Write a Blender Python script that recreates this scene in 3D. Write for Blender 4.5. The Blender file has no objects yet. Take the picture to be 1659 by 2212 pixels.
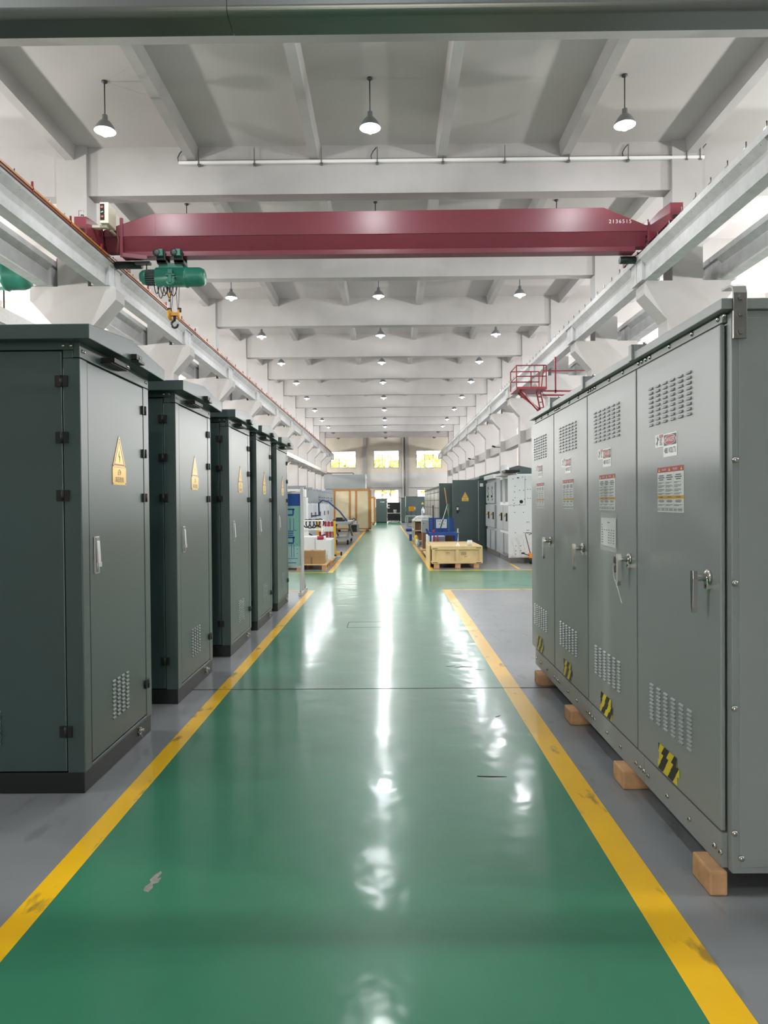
import bpy, bmesh, math, random
from mathutils import Vector, Matrix
random.seed(7)
S = bpy.context.scene
COL = S.collection
PI = math.pi

# ------------------------------------------------------------------ materials
def lin(c):
    c = c / 255.0
    return c / 12.92 if c <= 0.04045 else ((c + 0.055) / 1.055) ** 2.4

MATS = {}
def mat(name, rgb, rough=0.5, metal=0.0, spec=0.5, var=0.0, vscale=3.0, bump=0.0, bscale=60.0, coat=0.0,
        emit=0.0, rvar=0.0):
    m = bpy.data.materials.new(name); m.use_nodes = True
    nt = m.node_tree; b = nt.nodes['Principled BSDF']
    col = (lin(rgb[0]), lin(rgb[1]), lin(rgb[2]), 1)
    b.inputs['Base Color'].default_value = col
    b.inputs['Roughness'].default_value = rough
    b.inputs['Metallic'].default_value = metal
    b.inputs['Specular IOR Level'].default_value = spec
    if coat:
        b.inputs['Coat Weight'].default_value = coat
        b.inputs['Coat Roughness'].default_value = 0.12
    if emit:
        b.inputs['Emission Color'].default_value = col
        b.inputs['Emission Strength'].default_value = emit
    if var or bump or rvar:
        tc = nt.nodes.new('ShaderNodeTexCoord')
        if var or rvar:
            n = nt.nodes.new('ShaderNodeTexNoise'); n.inputs['Scale'].default_value = vscale
            n.inputs['Detail'].default_value = 5; n.inputs['Roughness'].default_value = 0.6
            nt.links.new(tc.outputs['Object'], n.inputs['Vector'])
            if var:
                r = nt.nodes.new('ShaderNodeMapRange')
                r.inputs[1].default_value = 0.3; r.inputs[2].default_value = 0.7
                r.inputs[3].default_value = 1 - var; r.inputs[4].default_value = 1 + var * 0.6
                nt.links.new(n.outputs['Fac'], r.inputs[0])
                mx = nt.nodes.new('ShaderNodeMix'); mx.data_type = 'RGBA'; mx.blend_type = 'MULTIPLY'
                mx.inputs['Factor'].default_value = 1.0
                mx.inputs['A'].default_value = col
                nt.links.new(r.outputs[0], mx.inputs['B'])
                nt.links.new(mx.outputs['Result'], b.inputs['Base Color'])
            if rvar:
                r2 = nt.nodes.new('ShaderNodeMapRange')
                r2.inputs[3].default_value = max(0.02, rough - rvar); r2.inputs[4].default_value = rough + rvar
                nt.links.new(n.outputs['Fac'], r2.inputs[0])
                nt.links.new(r2.outputs[0], b.inputs['Roughness'])
        if bump:
            n2 = nt.nodes.new('ShaderNodeTexNoise'); n2.inputs['Scale'].default_value = bscale
            n2.inputs['Detail'].default_value = 3
            nt.links.new(tc.outputs['Object'], n2.inputs['Vector'])
            bp = nt.nodes.new('ShaderNodeBump'); bp.inputs['Strength'].default_value = bump
            bp.inputs['Distance'].default_value = 0.01
            nt.links.new(n2.outputs['Fac'], bp.inputs['Height'])
            nt.links.new(bp.outputs['Normal'], b.inputs['Normal'])
    MATS[name] = m
    return m

def floor_mat(name, rgb, rough, var, scuff=0.0):
    m = mat(name, rgb, rough, 0, 0.28)
    nt = m.node_tree; b = nt.nodes['Principled BSDF']
    tc = nt.nodes.new('ShaderNodeTexCoord')
    geo = nt.nodes.new('ShaderNodeNewGeometry')
    P = geo.outputs['Position']
    def noise(scale, detail=3, sc=(1, 1, 1)):
        mp = nt.nodes.new('ShaderNodeMapping'); mp.inputs['Scale'].default_value = sc
        nt.links.new(P, mp.inputs['Vector'])
        n = nt.nodes.new('ShaderNodeTexNoise'); n.inputs['Scale'].default_value = scale
        n.inputs['Detail'].default_value = detail
        nt.links.new(mp.outputs['Vector'], n.inputs['Vector'])
        return n.outputs['Fac']
    # colour: broad worn variation
    r = nt.nodes.new('ShaderNodeMapRange'); r.inputs[1].default_value = 0.3; r.inputs[2].default_value = 0.7
    r.inputs[3].default_value = 1 - var; r.inputs[4].default_value = 1 + var
    nt.links.new(noise(1.3, 5), r.inputs[0])
    mx = nt.nodes.new('ShaderNodeMix'); mx.data_type = 'RGBA'; mx.blend_type = 'MULTIPLY'
    mx.inputs['Factor'].default_value = 1.0
    mx.inputs['A'].default_value = (lin(rgb[0]), lin(rgb[1]), lin(rgb[2]), 1)
    nt.links.new(r.outputs[0], mx.inputs['B'])
    last = mx.outputs['Result']
    if scuff:
        r3 = nt.nodes.new('ShaderNodeMapRange'); r3.inputs[1].default_value = 0.60; r3.inputs[2].default_value = 0.68
        r3.inputs[3].default_value = 0.0; r3.inputs[4].default_value = scuff
        nt.links.new(noise(9, 6, (1, 0.35, 1)), r3.inputs[0])
        m3 = nt.nodes.new('ShaderNodeMix'); m3.data_type = 'RGBA'
        nt.links.new(r3.outputs[0], m3.inputs['Factor'])
        nt.links.new(last, m3.inputs['A']); m3.inputs['B'].default_value = (0.05, 0.05, 0.04, 1)
        last = m3.outputs['Result']
    nt.links.new(last, b.inputs['Base Color'])
    r2 = nt.nodes.new('ShaderNodeMapRange')
    r2.inputs[3].default_value = rough - 0.06; r2.inputs[4].default_value = rough + 0.06
    nt.links.new(noise(2.2, 6), r2.inputs[0]); nt.links.new(r2.outputs[0], b.inputs['Roughness'])
    # trowelled, slightly rippled epoxy
    a1 = nt.nodes.new('ShaderNodeMath'); a1.operation = 'MULTIPLY_ADD'
    nt.links.new(noise(2.4, 2), a1.inputs[0]); a1.inputs[1].default_value = 1.5
    nt.links.new(noise(6, 2), a1.inputs[2])
    bp = nt.nodes.new('ShaderNodeBump'); bp.inputs['Strength'].default_value = 0.5
    bp.inputs['Distance'].default_value = 0.0048
    nt.links.new(a1.outputs[0], bp.inputs['Height'])
    nt.links.new(bp.outputs['Normal'], b.inputs['Normal'])
    nt.links.new(bp.outputs['Normal'], b.inputs['Coat Normal'])
    b.inputs['Coat Weight'].default_value = 0.38
    rc = nt.nodes.new('ShaderNodeMapRange'); rc.inputs[3].default_value = 0.07; rc.inputs[4].default_value = 0.19
    nt.links.new(noise(2.2, 6), rc.inputs[0]); nt.links.new(rc.outputs[0], b.inputs['Coat Roughness'])
    return m

# setting
plaster = mat('white_plaster', (178, 175, 173), 0.85, var=0.06, vscale=1.3, bump=0.15, bscale=25)
ceilpaint = mat('ceiling_paint', (192, 187, 185), 0.9, var=0.05, vscale=0.5)
girdercol = mat('limewashed_concrete', (190, 190, 190), 0.85, var=0.13, vscale=4, bump=0.4, bscale=12)
creamwall = mat('cream_plaster', (222, 214, 198), 0.9, var=0.06, vscale=1.0)
backwhite = mat('end_wall_white', (214, 213, 210), 0.9, var=0.06, vscale=0.8)
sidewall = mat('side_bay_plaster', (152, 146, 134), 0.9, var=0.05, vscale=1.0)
f_grey = floor_mat('grey_epoxy', (134, 137, 139), 0.36, 0.10, 0.25)
f_green = floor_mat('green_epoxy', (56, 127, 96), 0.36, 0.07, 0.06)
f_yel = floor_mat('yellow_line_paint', (250, 196, 24), 0.38, 0.08, 0.6)
m_dark = mat('dark_gap', (16, 18, 18), 0.7)
m_bare = mat('bare_concrete', (150, 146, 136), 0.8, var=0.3, vscale=40)
# metal and paint
greenp = mat('dark_green_powder_coat', (46, 69, 67), 0.34, spec=0.95, bump=0.10, bscale=420)
plinthp = mat('black_plinth_paint', (20, 22, 23), 0.42, bump=0.05, bscale=300)
greyp = mat('grey_powder_coat', (140, 145, 145), 0.36, spec=0.4, bump=0.10, bscale=380)
black = mat('black_plastic', (22, 22, 22), 0.4)
rubber = mat('black_rubber', (26, 26, 27), 0.6)
chrome = mat('polished_chrome', (205, 203, 198), 0.12, 1.0)
steel = mat('brushed_steel', (150, 148, 144), 0.32, 1.0, var=0.1, vscale=20)
beamsteel = mat('dark_polished_steel', (136, 138, 136), 0.34, 0.75)
shutter = mat('grey_shutter', (104, 106, 106), 0.6)
alu = mat('aluminium', (205, 206, 208), 0.35, 0.8)
zinc = mat('zinc_bolt', (190, 188, 182), 0.22, 1.0)
gold = mat('brass_sign_plate', (224, 186, 96), 0.30, 0.35)
goldp = mat('yellow_print', (206, 160, 60), 0.5)
redprint = mat('red_print', (158, 40, 52), 0.5)
pinkprint = mat('dull_red_print', (170, 92, 88), 0.4)
blackprint = mat('black_print', (28, 30, 34), 0.5)
whitep = mat('white_label', (214, 218, 216), 0.45)
greyprint = mat('grey_print', (96, 102, 106), 0.6)
hazyel = mat('hazard_yellow', (222, 200, 52), 0.5)
redcrane = mat('crane_red_paint', (116, 48, 58), 0.38, var=0.06, vscale=2)
reddeep = mat('platform_red_paint', (140, 40, 50), 0.45)
hoistg = mat('hoist_green_paint', (34, 104, 86), 0.33, var=0.05)
hoistd = mat('hoist_dark', (18, 40, 36), 0.45)
hookyel = mat('hook_block_yellow', (196, 140, 34), 0.45)
rope = mat('wire_rope', (52, 46, 46), 0.6)
orange = mat('orange_conductor', (176, 112, 46), 0.5, var=0.5, vscale=1.0)
rust = mat('rusty_rail', (108, 62, 46), 0.6, 0.3)
boxgrey = mat('control_box_beige', (206, 200, 180), 0.45)
timber = mat('rough_timber', (198, 154, 110), 0.75, var=0.3, vscale=9, bump=0.3, bscale=40)
pine = mat('pine_board', (222, 196, 146), 0.7, var=0.12, vscale=6)
ply = mat('plywood_sheet', (226, 212, 176), 0.7, var=0.07, vscale=2)
batten = mat('brown_batten', (186, 132, 74), 0.7, var=0.15, vscale=8)
carton = mat('brown_cardboard', (160, 126, 84), 0.8, var=0.05)
carton2 = mat('dark_cardboard', (128, 96, 72), 0.8, var=0.08)
lampshade = mat('lamp_enamel', (128, 133, 136), 0.35)
rodm = mat('lamp_rod', (70, 72, 74), 0.5)
bulbm = mat('lit_bulb', (240, 247, 255), 0.4, emit=1.0)
bulboff = mat('unlit_bulb', (150, 150, 148), 0.3)
switchw = mat('switchgear_white', (218, 221, 224), 0.42)
switchg = mat('switchgear_grey', (158, 164, 167), 0.42)
bluep = mat('workbench_blue', (28, 76, 156), 0.4)
bluehose = mat('blue_hose', (40, 72, 110), 0.5)
yelpost = mat('barrier_yellow', (234, 186, 42), 0.4)
redslat = mat('barrier_red', (168, 40, 60), 0.5)
whites = mat('clean_white', (235, 235, 232), 0.5)
foil = mat('clear_film', (206, 208, 208), 0.22, 0.1, var=0.15, vscale=20, bump=0.8, bscale=30)
bannerblue = mat('banner_blue', (28, 74, 148), 0.5)
bannerteal = mat('banner_teal', (132, 186, 172), 0.5)
bannerpale = mat('banner_pale', (164, 206, 198), 0.5)
silverdoor = mat('silver_panel', (146, 146, 142), 0.35, 0.3, bump=0.05, bscale=200)
officegrey = mat('cabin_grey', (160, 166, 166), 0.55)
pipem = mat('dark_pipe', (60, 62, 64), 0.5)
palejack = mat('jack_orange', (226, 140, 36), 0.4)
orangebox = mat('orange_box', (206, 146, 24), 0.5)
cylwhite = mat('cylinder_white', (206, 216, 222), 0.4)
winframe = mat('window_frame_paint', (170, 178, 178), 0.5)
leafm = mat('tree_leaves', (150, 144, 72), 0.8, var=0.6, vscale=2.2)
barkm = mat('tree_bark', (110, 92, 70), 0.9)
groundm = mat('outside_ground', (200, 196, 180), 0.9)
wallext = mat('outside_fence_white', (235, 232, 225), 0.8)

_nt = MATS['lit_bulb'].node_tree; _nt.nodes.clear()          # glowing clear glass: light passes out of it
_o = _nt.nodes.new('ShaderNodeOutputMaterial'); _a = _nt.nodes.new('ShaderNodeAddShader')
_e = _nt.nodes.new('ShaderNodeEmission'); _e.inputs[0].default_value = (.95, .98, 1, 1); _e.inputs[1].default_value = 10.0
_t = _nt.nodes.new('ShaderNodeBsdfTransparent')
_nt.links.new(_e.outputs[0], _a.inputs[0]); _nt.links.new(_t.outputs[0], _a.inputs[1]); _nt.links.new(_a.outputs[0], _o.inputs[0])
MATS['lit_bulb'].cycles.emission_sampling = 'NONE'

glassm = bpy.data.materials.new('window_glass'); glassm.use_nodes = True
_nt = glassm.node_tree; _nt.nodes.clear()
_o = _nt.nodes.new('ShaderNodeOutputMaterial'); _mx = _nt.nodes.new('ShaderNodeMixShader')
_t = _nt.nodes.new('ShaderNodeBsdfTransparent'); _t.inputs[0].default_value = (0.95, 0.97, 0.96, 1)
_g = _nt.nodes.new('ShaderNodeBsdfGlossy'); _g.inputs['Roughness'].default_value = 0.03
_fr = _nt.nodes.new('ShaderNodeFresnel')
_nt.links.new(_fr.outputs[0], _mx.inputs[0]); _nt.links.new(_t.outputs[0], _mx.inputs[1])
_nt.links.new(_g.outputs[0], _mx.inputs[2]); _nt.links.new(_mx.outputs[0], _o.inputs[0])

filmm = bpy.data.materials.new('clear_pouch_film'); filmm.use_nodes = True
_nt = filmm.node_tree; _b = _nt.nodes['Principled BSDF']
_b.inputs['Base Color'].default_value = (0.8, 0.8, 0.8, 1); _b.inputs['Roughness'].default_value = 0.12
_b.inputs['Alpha'].default_value = 0.25

# ------------------------------------------------------------------ mesh helper
def frame(d):
    d = Vector(d).normalized()
    a = Vector((0, 0, 1)) if abs(d.z) < 0.95 else Vector((1, 0, 0))
    u = d.cross(a).normalized()
    return u, d.cross(u).normalized(), d

class MB:
    def __init__(s):
        s.v = []; s.f = []; s.m = []; s.sm = []
    def add(s, vs, fs, mi=0, smooth=False):
        o = len(s.v); s.v += [tuple(v) for v in vs]
        for f in fs:
            s.f.append(tuple(i + o for i in f)); s.m.append(mi); s.sm.append(smooth)
        return s
    def box(s, x0, x1, y0, y1, z0, z1, mi=0):
        vs = [(x, y, z) for x in (x0, x1) for y in (y0, y1) for z in (z0, z1)]
        return s.add(vs, [(0, 1, 3, 2), (4, 6, 7, 5), (0, 4, 5, 1), (2, 3, 7, 6), (0, 2, 6, 4), (1, 5, 7, 3)], mi)
    def obox(s, c, ax, ay, az, mi=0):          # oriented box: centre and three half vectors
        c = Vector(c); ax = Vector(ax); ay = Vector(ay); az = Vector(az)
        vs = [c + i * ax + j * ay + k * az for i in (-1, 1) for j in (-1, 1) for k in (-1, 1)]
        return s.add(vs, [(0, 1, 3, 2), (4, 6, 7, 5), (0, 4, 5, 1), (2, 3, 7, 6), (0, 2, 6, 4), (1, 5, 7, 3)], mi)
    def bar(s, p0, p1, w, h, mi=0):
        p0 = Vector(p0); p1 = Vector(p1); u, v, d = frame(p1 - p0)
        return s.obox((p0 + p1) / 2, (p1 - p0) / 2, u * w / 2, v * h / 2, mi)
    def prism(s, pts, axis, a0, a1, mi=0):
        def P(p, a):
            return {'x': (a, p[0], p[1]), 'y': (p[0], a, p[1]), 'z': (p[0], p[1], a)}[axis]
        n = len(pts)
        vs = [P(p, a0) for p in pts] + [P(p, a1) for p in pts]
        fs = [tuple(range(n)), tuple(range(2 * n - 1, n - 1, -1))]
        fs += [(i, (i + 1) % n, (i + 1) % n + n, i + n) for i in range(n)]
        return s.add(vs, fs, mi)
    def cyl(s, p0, p1, r0, r1=None, n=14, mi=0, smooth=True):
        r1 = r0 if r1 is None else r1
        p0 = Vector(p0); p1 = Vector(p1); u, v, d = frame(p1 - p0)
        A = [u * math.cos(2 * PI * i / n) + v * math.sin(2 * PI * i / n) for i in range(n)]
        vs = [p0 + a * r0 for a in A] + [p1 + a * r1 for a in A]
        s.add(vs, [(i, (i + 1) % n, (i + 1) % n + n, i + n) for i in range(n)], mi, smooth)
        o = len(s.v) - 2 * n
        s.f.append(tuple(range(o, o + n))); s.m.append(mi); s.sm.append(False)
        s.f.append(tuple(range(o + 2 * n - 1, o + n - 1, -1))); s.m.append(mi); s.sm.append(False)
        return s
    def tube(s, pts, r, n=7, mi=0):
        pts = [Vector(p) for p in pts]; rings = []
        u = None
        for i, p in enumerate(pts):
            d = (pts[min(i + 1, len(pts) - 1)] - pts[max(i - 1, 0)]).normalized()
            if u is None: u, v, _ = frame(d)
            else:
                u = (u - d * u.dot(d)).normalized(); v = d.cross(u)
            rings.append([p + (u * math.cos(2 * PI * k / n) + v * math.sin(2 * PI * k / n)) * r for k in range(n)])
        vs = [q for R in rings for q in R]; fs = []
        for i in range(len(pts) - 1):
            for k in range(n):
                a = i * n + k; b = i * n + (k + 1) % n
                fs.append((a, b, b + n, a + n))
        fs.append(tuple(range(n))); fs.append(tuple(range(len(vs) - 1, len(vs) - n - 1, -1)))
        return s.add(vs, fs, mi, True)
    def lathe(s, prof, o=(0, 0, 0), d=(0, 0, 1), n=20, mi=0, smooth=True):
        o = Vector(o); u, v, w = frame(d); vs = []; fs = []
        for (r, h) in prof:
            for k in range(n):
                a = 2 * PI * k / n
                vs.append(o + w * h + (u * math.cos(a) + v * math.sin(a)) * max(r, 1e-4))
        for i in range(len(prof) - 1):
            for k in range(n):
                a = i * n + k; b = i * n + (k + 1) % n
                fs.append((a, b, b + n, a + n))
        fs.append(tuple(range(n))); fs.append(tuple(range(len(vs) - 1, len(vs) - n - 1, -1)))
        return s.add(vs, fs, mi, smooth)
    def dome(s, c, d, r, mi=0, h=None):
        h = r * 0.75 if h is None else h
        return s.lathe([(r, 0), (r * 0.95, h * .4), (r * .7, h * .78), (r * .35, h * .96), (0, h)], c, d, 12, mi)
    def ball(s, c, r, mi=0, n=12, k=8):
        if not isinstance(r, tuple): r = (r, r, r)
        c = Vector(c); vs = []; fs = []
        for i in range(k + 1):
            t = PI * i / k
            for j in range(n):
                p = 2 * PI * j / n
                vs.append((c.x + r[0] * math.sin(t) * math.cos(p), c.y + r[1] * math.sin(t) * math.sin(p), c.z + r[2] * math.cos(t)))
        for i in range(k):
            for j in range(n):
                fs.append((i * n + j, i * n + (j + 1) % n, (i + 1) * n + (j + 1) % n, (i + 1) * n + j))
        return s.add(vs, fs, mi, True)
    def poly(s, pts, mi=0):
        return s.add(pts, [tuple(range(len(pts)))], mi)
    def sheet(s, o, right, up, pts, mi=0, t=0.0):
        """flat polygon given in (right, up) coordinates on a plane"""
        o = Vector(o); r = Vector(right); u = Vector(up)
        n = r.cross(u)
        return s.poly([o + r * a + u * b + n * t for a, b in pts], mi)
    def text(s, txt, size, o, right, up, mi=0, align='CENTER', sx=1.0, lift=0.0006, space=1.0):
        cu = bpy.data.curves.new('t', 'FONT'); cu.body = txt; cu.size = size
        cu.align_x = align; cu.align_y = 'CENTER'; cu.resolution_u = 3; cu.space_character = space
        ob = bpy.data.objects.new('t', cu); COL.objects.link(ob)
        dg = bpy.context.evaluated_depsgraph_get()
        me = bpy.data.meshes.new_from_object(ob.evaluated_get(dg))
        o = Vector(o); r = Vector(right); u = Vector(up); n = r.cross(u)
        vs = [o + r * v.co.x * sx + u * v.co.y + n * lift for v in me.vertices]
        fs = [tuple(p.vertices) for p in me.polygons]
        if vs: s.add(vs, fs, mi)
        bpy.data.objects.remove(ob); bpy.data.curves.remove(cu); bpy.data.meshes.remove(me)
        return s
    def build(s, name, mats, parent=None, W=True, bevel=0.0, seg=2):
        if not isinstance(mats, (list, tuple)): mats = [mats]
        xs = [v[0] for v in s.v]; ys = [v[1] for v in s.v]; zs = [v[2] for v in s.v]
        c = Vector(((min(xs) + max(xs)) / 2, (min(ys) + max(ys)) / 2, min(zs)))
        me = bpy.data.meshes.new(name)
        me.from_pydata([Vector(v) - c for v in s.v], [], s.f)
        for m in mats: me.materials.append(m)
        for p, mi, sm in zip(me.polygons, s.m, s.sm):
            p.material_index = mi; p.use_smooth = sm
        bm = bmesh.new(); bm.from_mesh(me)
        bmesh.ops.recalc_face_normals(bm, faces=bm.faces); bm.to_mesh(me); bm.free()
        o = bpy.data.objects.new(name, me); COL.objects.link(o)
        if parent is not None:
            o.parent = parent
            o.location = c - (wloc(parent) if W else Vector((0, 0, 0)))
            if not W:
                o.location = c - lloc(parent)
        else:
            o.location = c
        if bevel:
            b = o.modifiers.new('edge', 'BEVEL'); b.width = bevel; b.segments = seg; b.limit_method = 'ANGLE'
            b.angle_limit = math.radians(40)
        return o

def wloc(o):
    v = Vector((0, 0, 0))
    while o is not None:
        v = v + o.location; o = o.parent
    return v
def lloc(o):
    """offset of a part inside its thing (the thing itself is the frame)"""
    v = Vector((0, 0, 0))
    while o is not None and o.parent is not None:
        v = v + o.location; o = o.parent
    return v

def tag(o, label=None, cat=None, group=None, kind=None):
    if label: o['label'] = label
    if cat: o['category'] = cat
    if group: o['group'] = group
    if kind: o['kind'] = kind
    return o
def thing(name, label, cat, loc=(0, 0, 0), rz=0.0, group=None):
    o = bpy.data.objects.new(name, None); COL.objects.link(o)
    o.empty_display_size = 0.1; o.location = loc; o.rotation_euler = (0, 0, rz)
    return tag(o, label, cat, group)
def struct(o):
    o['kind'] = 'structure'; return o
def dup(o, parent=None):
    c = o.copy(); COL.objects.link(c)
    if parent is not None: c.parent = parent
    for ch in list(o.children): dup(ch, c)
    return c
ORD = ['first', 'second', 'third', 'fourth', 'fifth', 'sixth', 'seventh', 'eighth', 'ninth', 'tenth', 'eleventh', 'twelfth', 'thirteenth', 'fourteenth', 'fifteenth', 'sixteenth']

# ------------------------------------------------------------------ camera
F, CX, CY, CAMH = 1550.0, 829.5, 1106.0, 1.5
RHO, YAW, PIT = 0.008, 10.66 / F, 19.9 / F
fw = Vector((-math.sin(YAW) * math.cos(PIT), math.cos(YAW) * math.cos(PIT), -math.sin(PIT)))
rt = Vector((math.cos(YAW), math.sin(YAW), 0)); upv = rt.cross(fw)
R_ = rt * math.cos(RHO) - upv * math.sin(RHO); U_ = rt * math.sin(RHO) + upv * math.cos(RHO)
cam = bpy.data.cameras.new('camera'); co = bpy.data.objects.new('camera', cam); COL.objects.link(co)
cam.sensor_fit = 'VERTICAL'; cam.sensor_height = 24.0; cam.lens = 24.0 * F / 2212.0
cam.clip_start = 0.05; cam.clip_end = 500
M = Matrix(((R_.x, U_.x, -fw.x, 0), (R_.y, U_.y, -fw.y, 0), (R_.z, U_.z, -fw.z, CAMH), (0, 0, 0, 1)))
co.matrix_world = M
S.camera = co

# ------------------------------------------------------------------ building shell
XL, XR = -7.07, 6.72                 # centre lines of the two column rows
HW = 20.2                            # outer walls of the neighbouring bays
Y0, Y1 = -6.5, 82.0
ZC = 9.55                            # ceiling
def colY(k): return 16.42 + 6.0 * k
KS = range(-3, 11)

struct(MB().box(-HW, HW, Y0, Y1, -0.2, 0.0).build('floor', f_grey))
lane = MB()
def rect(mb, x0, x1, y0, y1, z, mi=0): mb.poly([(x0, y0, z), (x1, y0, z), (x1, y1, z), (x0, y1, z)], mi)
def slab(x0, x1, y0, y1, z1, name, m): return struct(MB().box(x0, x1, y0, y1, 0.0, z1).build(name, m))
# green walkway: main lane and the cross aisle, 1 mm paint film on the grey floor
gl = MB()
gl.box(-1.29, 0.91, Y0 + .2, 12.30, 0.0, 0.0012)
gl.box(-HW + .5, HW - .5, 12.30, 15.75, 0.0, 0.0012)
gl.box(-1.25, 0.86, 15.75, 56.0, 0.0, 0.0012)
struct(gl.build('floor_walkway', f_green))
yl = MB()
yl.box(-1.392, -1.288, Y0 + .2, 12.32, 0.0, 0.002)
struct(yl.build('floor_line', f_yel))
struct(MB().box(0.908, 1.045, Y0 + .2, 12.32, 0.0, 0.002).build('floor_line', f_yel))
struct(MB().box(-6.0, -1.393, 12.22, 12.32, 0.0, 0.002).build('floor_line', f_yel))
struct(MB().box(1.046, 5.8, 12.24, 12.32, 0.0, 0.002).build('floor_line', f_yel))
struct(MB().box(-6.0, -1.33, 15.44, 15.53, 0.0, 0.002).build('floor_line', f_yel))
struct(MB().box(-1.329, -1.225, 15.44, 46.0, 0.0, 0.002).build('floor_line', f_yel))
struct(MB().prism([(0.89, 15.72), (0.985, 15.72), (0.78, 46.0), (0.685, 46.0)], 'z', 0.0, 0.002).build('floor_line', f_yel))
struct(MB().box(0.99, 5.8, 15.72, 15.81, 0.0, 0.002).build('floor_line', f_yel))
struct(MB().prism([(2.90, 17.35), (2.96, 17.40), (2.93, 16.03), (2.87, 16.0)], 'z', 0.0, 0.002).build('floor_line', f_yel))
# saw-cut joint, floor box and chipped paint
struct(MB().box(-6.0, 5.9, 5.765, 5.775, 0.0, 0.0024).build('floor_joint', m_dark))
fb = MB()
for a in ((-0.52, -0.06, 8.62, 8.628), (-0.52, -0.06, 9.02, 9.028), (-0.52, -0.512, 8.62, 9.028), (-0.068, -0.06, 8.62, 9.028)):
    fb.box(*a, 0.0, 0.0022)
struct(fb.build('floor_box_lid', m_dark))
chip = MB()
chip.sheet((-0.947, 2.83, 0.0016), (1, 0, 0), (0, 1, 0), [(-.018, -.07), (.004, -.08), (.012, -.045), (.002, -.02), (.02, -.012), (.022, .03), (.004, .02), (.012, .06), (.004, .08), (-.012, .05), (-.02, .01), (-.008, -.01), (-.022, -.04)])
struct(chip.build('floor_chip', m_bare))
sc = MB()
random.seed(3)
for (x, y, l, a) in ((0.56, 6.55, .10, .3), (0.62, 6.5, .08, .4), (0.70, 6.52, .12, -.2), (0.80, 6.4, .1, -.25), (0.75, 5.0, .06, .8), (0.55, 3.9, .16, -.05), (2.05, 13.6, .3, -.5), (2.25, 13.0, .22, -.6), (2.45, 12.8, .2, -.4)):
    c, s_ = math.cos(a), math.sin(a)
    sc.sheet((x, y, 0.0017), (c, s_, 0), (-s_, c, 0), [(-l / 2, -.006), (0, -.012), (l / 2, -.003), (l / 2, .006), (0, .008), (-l / 2, .01)])
struct(sc.build('floor_scuff', m_dark))

struct(MB().box(-HW, HW, Y0, Y1 + .3, ZC, ZC + 0.25).build('ceiling', ceilpaint))
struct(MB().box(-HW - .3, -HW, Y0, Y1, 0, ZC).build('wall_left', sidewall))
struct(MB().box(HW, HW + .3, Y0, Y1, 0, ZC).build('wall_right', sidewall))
wf = MB(); wf.box(-HW, -.6, Y0 - .3, Y0, 0, ZC); wf.box(.7, HW, Y0 - .3, Y0, 0, ZC); wf.box(-.6, .7, Y0 - .3, Y0, 3.1, ZC)   # unseen opening added to let daylight onto the near end faces
struct(wf.build('wall_front', shutter))

# back wall with five window openings
wins = [(-6.62, -3.71, 5.50, 7.42), (-1.70, 1.21, 5.46, 7.48), (3.16, 6.07, 5.43, 7.45),
        (-1.68, 1.17, 0.90, 3.00), (3.24, 6.07, 0.90, 3.00)]
xs = sorted({-HW, HW} | {w[0] for w in wins} | {w[1] for w in wins})
wb = MB()
for a, b in zip(xs[:-1], xs[1:]):
    holes = sorted([(w[2], w[3]) for w in wins if w[0] <= a + 1e-6 and w[1] >= b - 1e-6])
    edges = [0.0] + [e for h in holes for e in h] + [ZC]
    for z0, z1 in zip(edges[0::2], edges[1::2]):
        if z0 < 4.95 < z1:
            wb.box(a, b, Y1, Y1 + .3, z0, 4.95, 1); wb.box(a, b, Y1, Y1 + .3, 4.95, z1, 0)
        else:
            wb.box(a, b, Y1, Y1 + .3, z0, z1, 0 if z0 >= 4.95 else 1)
struct(wb.build('wall_back', [creamwall, backwhite]))
for i, (a, b, c, d) in enumerate(wins):
    fr = MB(); t = .07
    fr.box(a, b, Y1 + .05, Y1 + .13, c, c + t); fr.box(a, b, Y1 + .05, Y1 + .13, d - t, d)
    fr.box(a, a + t, Y1 + .05, Y1 + .13, c + t, d - t); fr.box(b - t, b, Y1 + .05, Y1 + .13, c + t, d - t)
    for q in (1, 2):
        x = a + (b - a) * q / 3; fr.box(x - .03, x + .03, Y1 + .06, Y1 + .12, c + t, d - t)
    zt = d - (d - c) * .27
    fr.box(a + t, b - t, Y1 + .065, Y1 + .115, zt - .03, zt + .03)
    w = struct(fr.build('window_%d' % (i + 1), winframe))
    MB().box(a + t, b - t, Y1 + .085, Y1 + .092, c + t, d - t).build('window_pane', glassm, w)
for i, (a, b) in enumerate(((-2.9, -2.52), (1.90, 2.25))):
    struct(MB().box(a, b, Y1 - .35, Y1, 0, ZC).build('wall_pilaster', plaster))
struct(MB().box(-2.5, 1.88, Y1 - .08, Y1, 3.15, 3.25).build('trim_1', plaster))
struct(MB().box(2.27, 7.0, Y1 - .08, Y1, 3.15, 3.25).build('trim_2', plaster))

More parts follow.
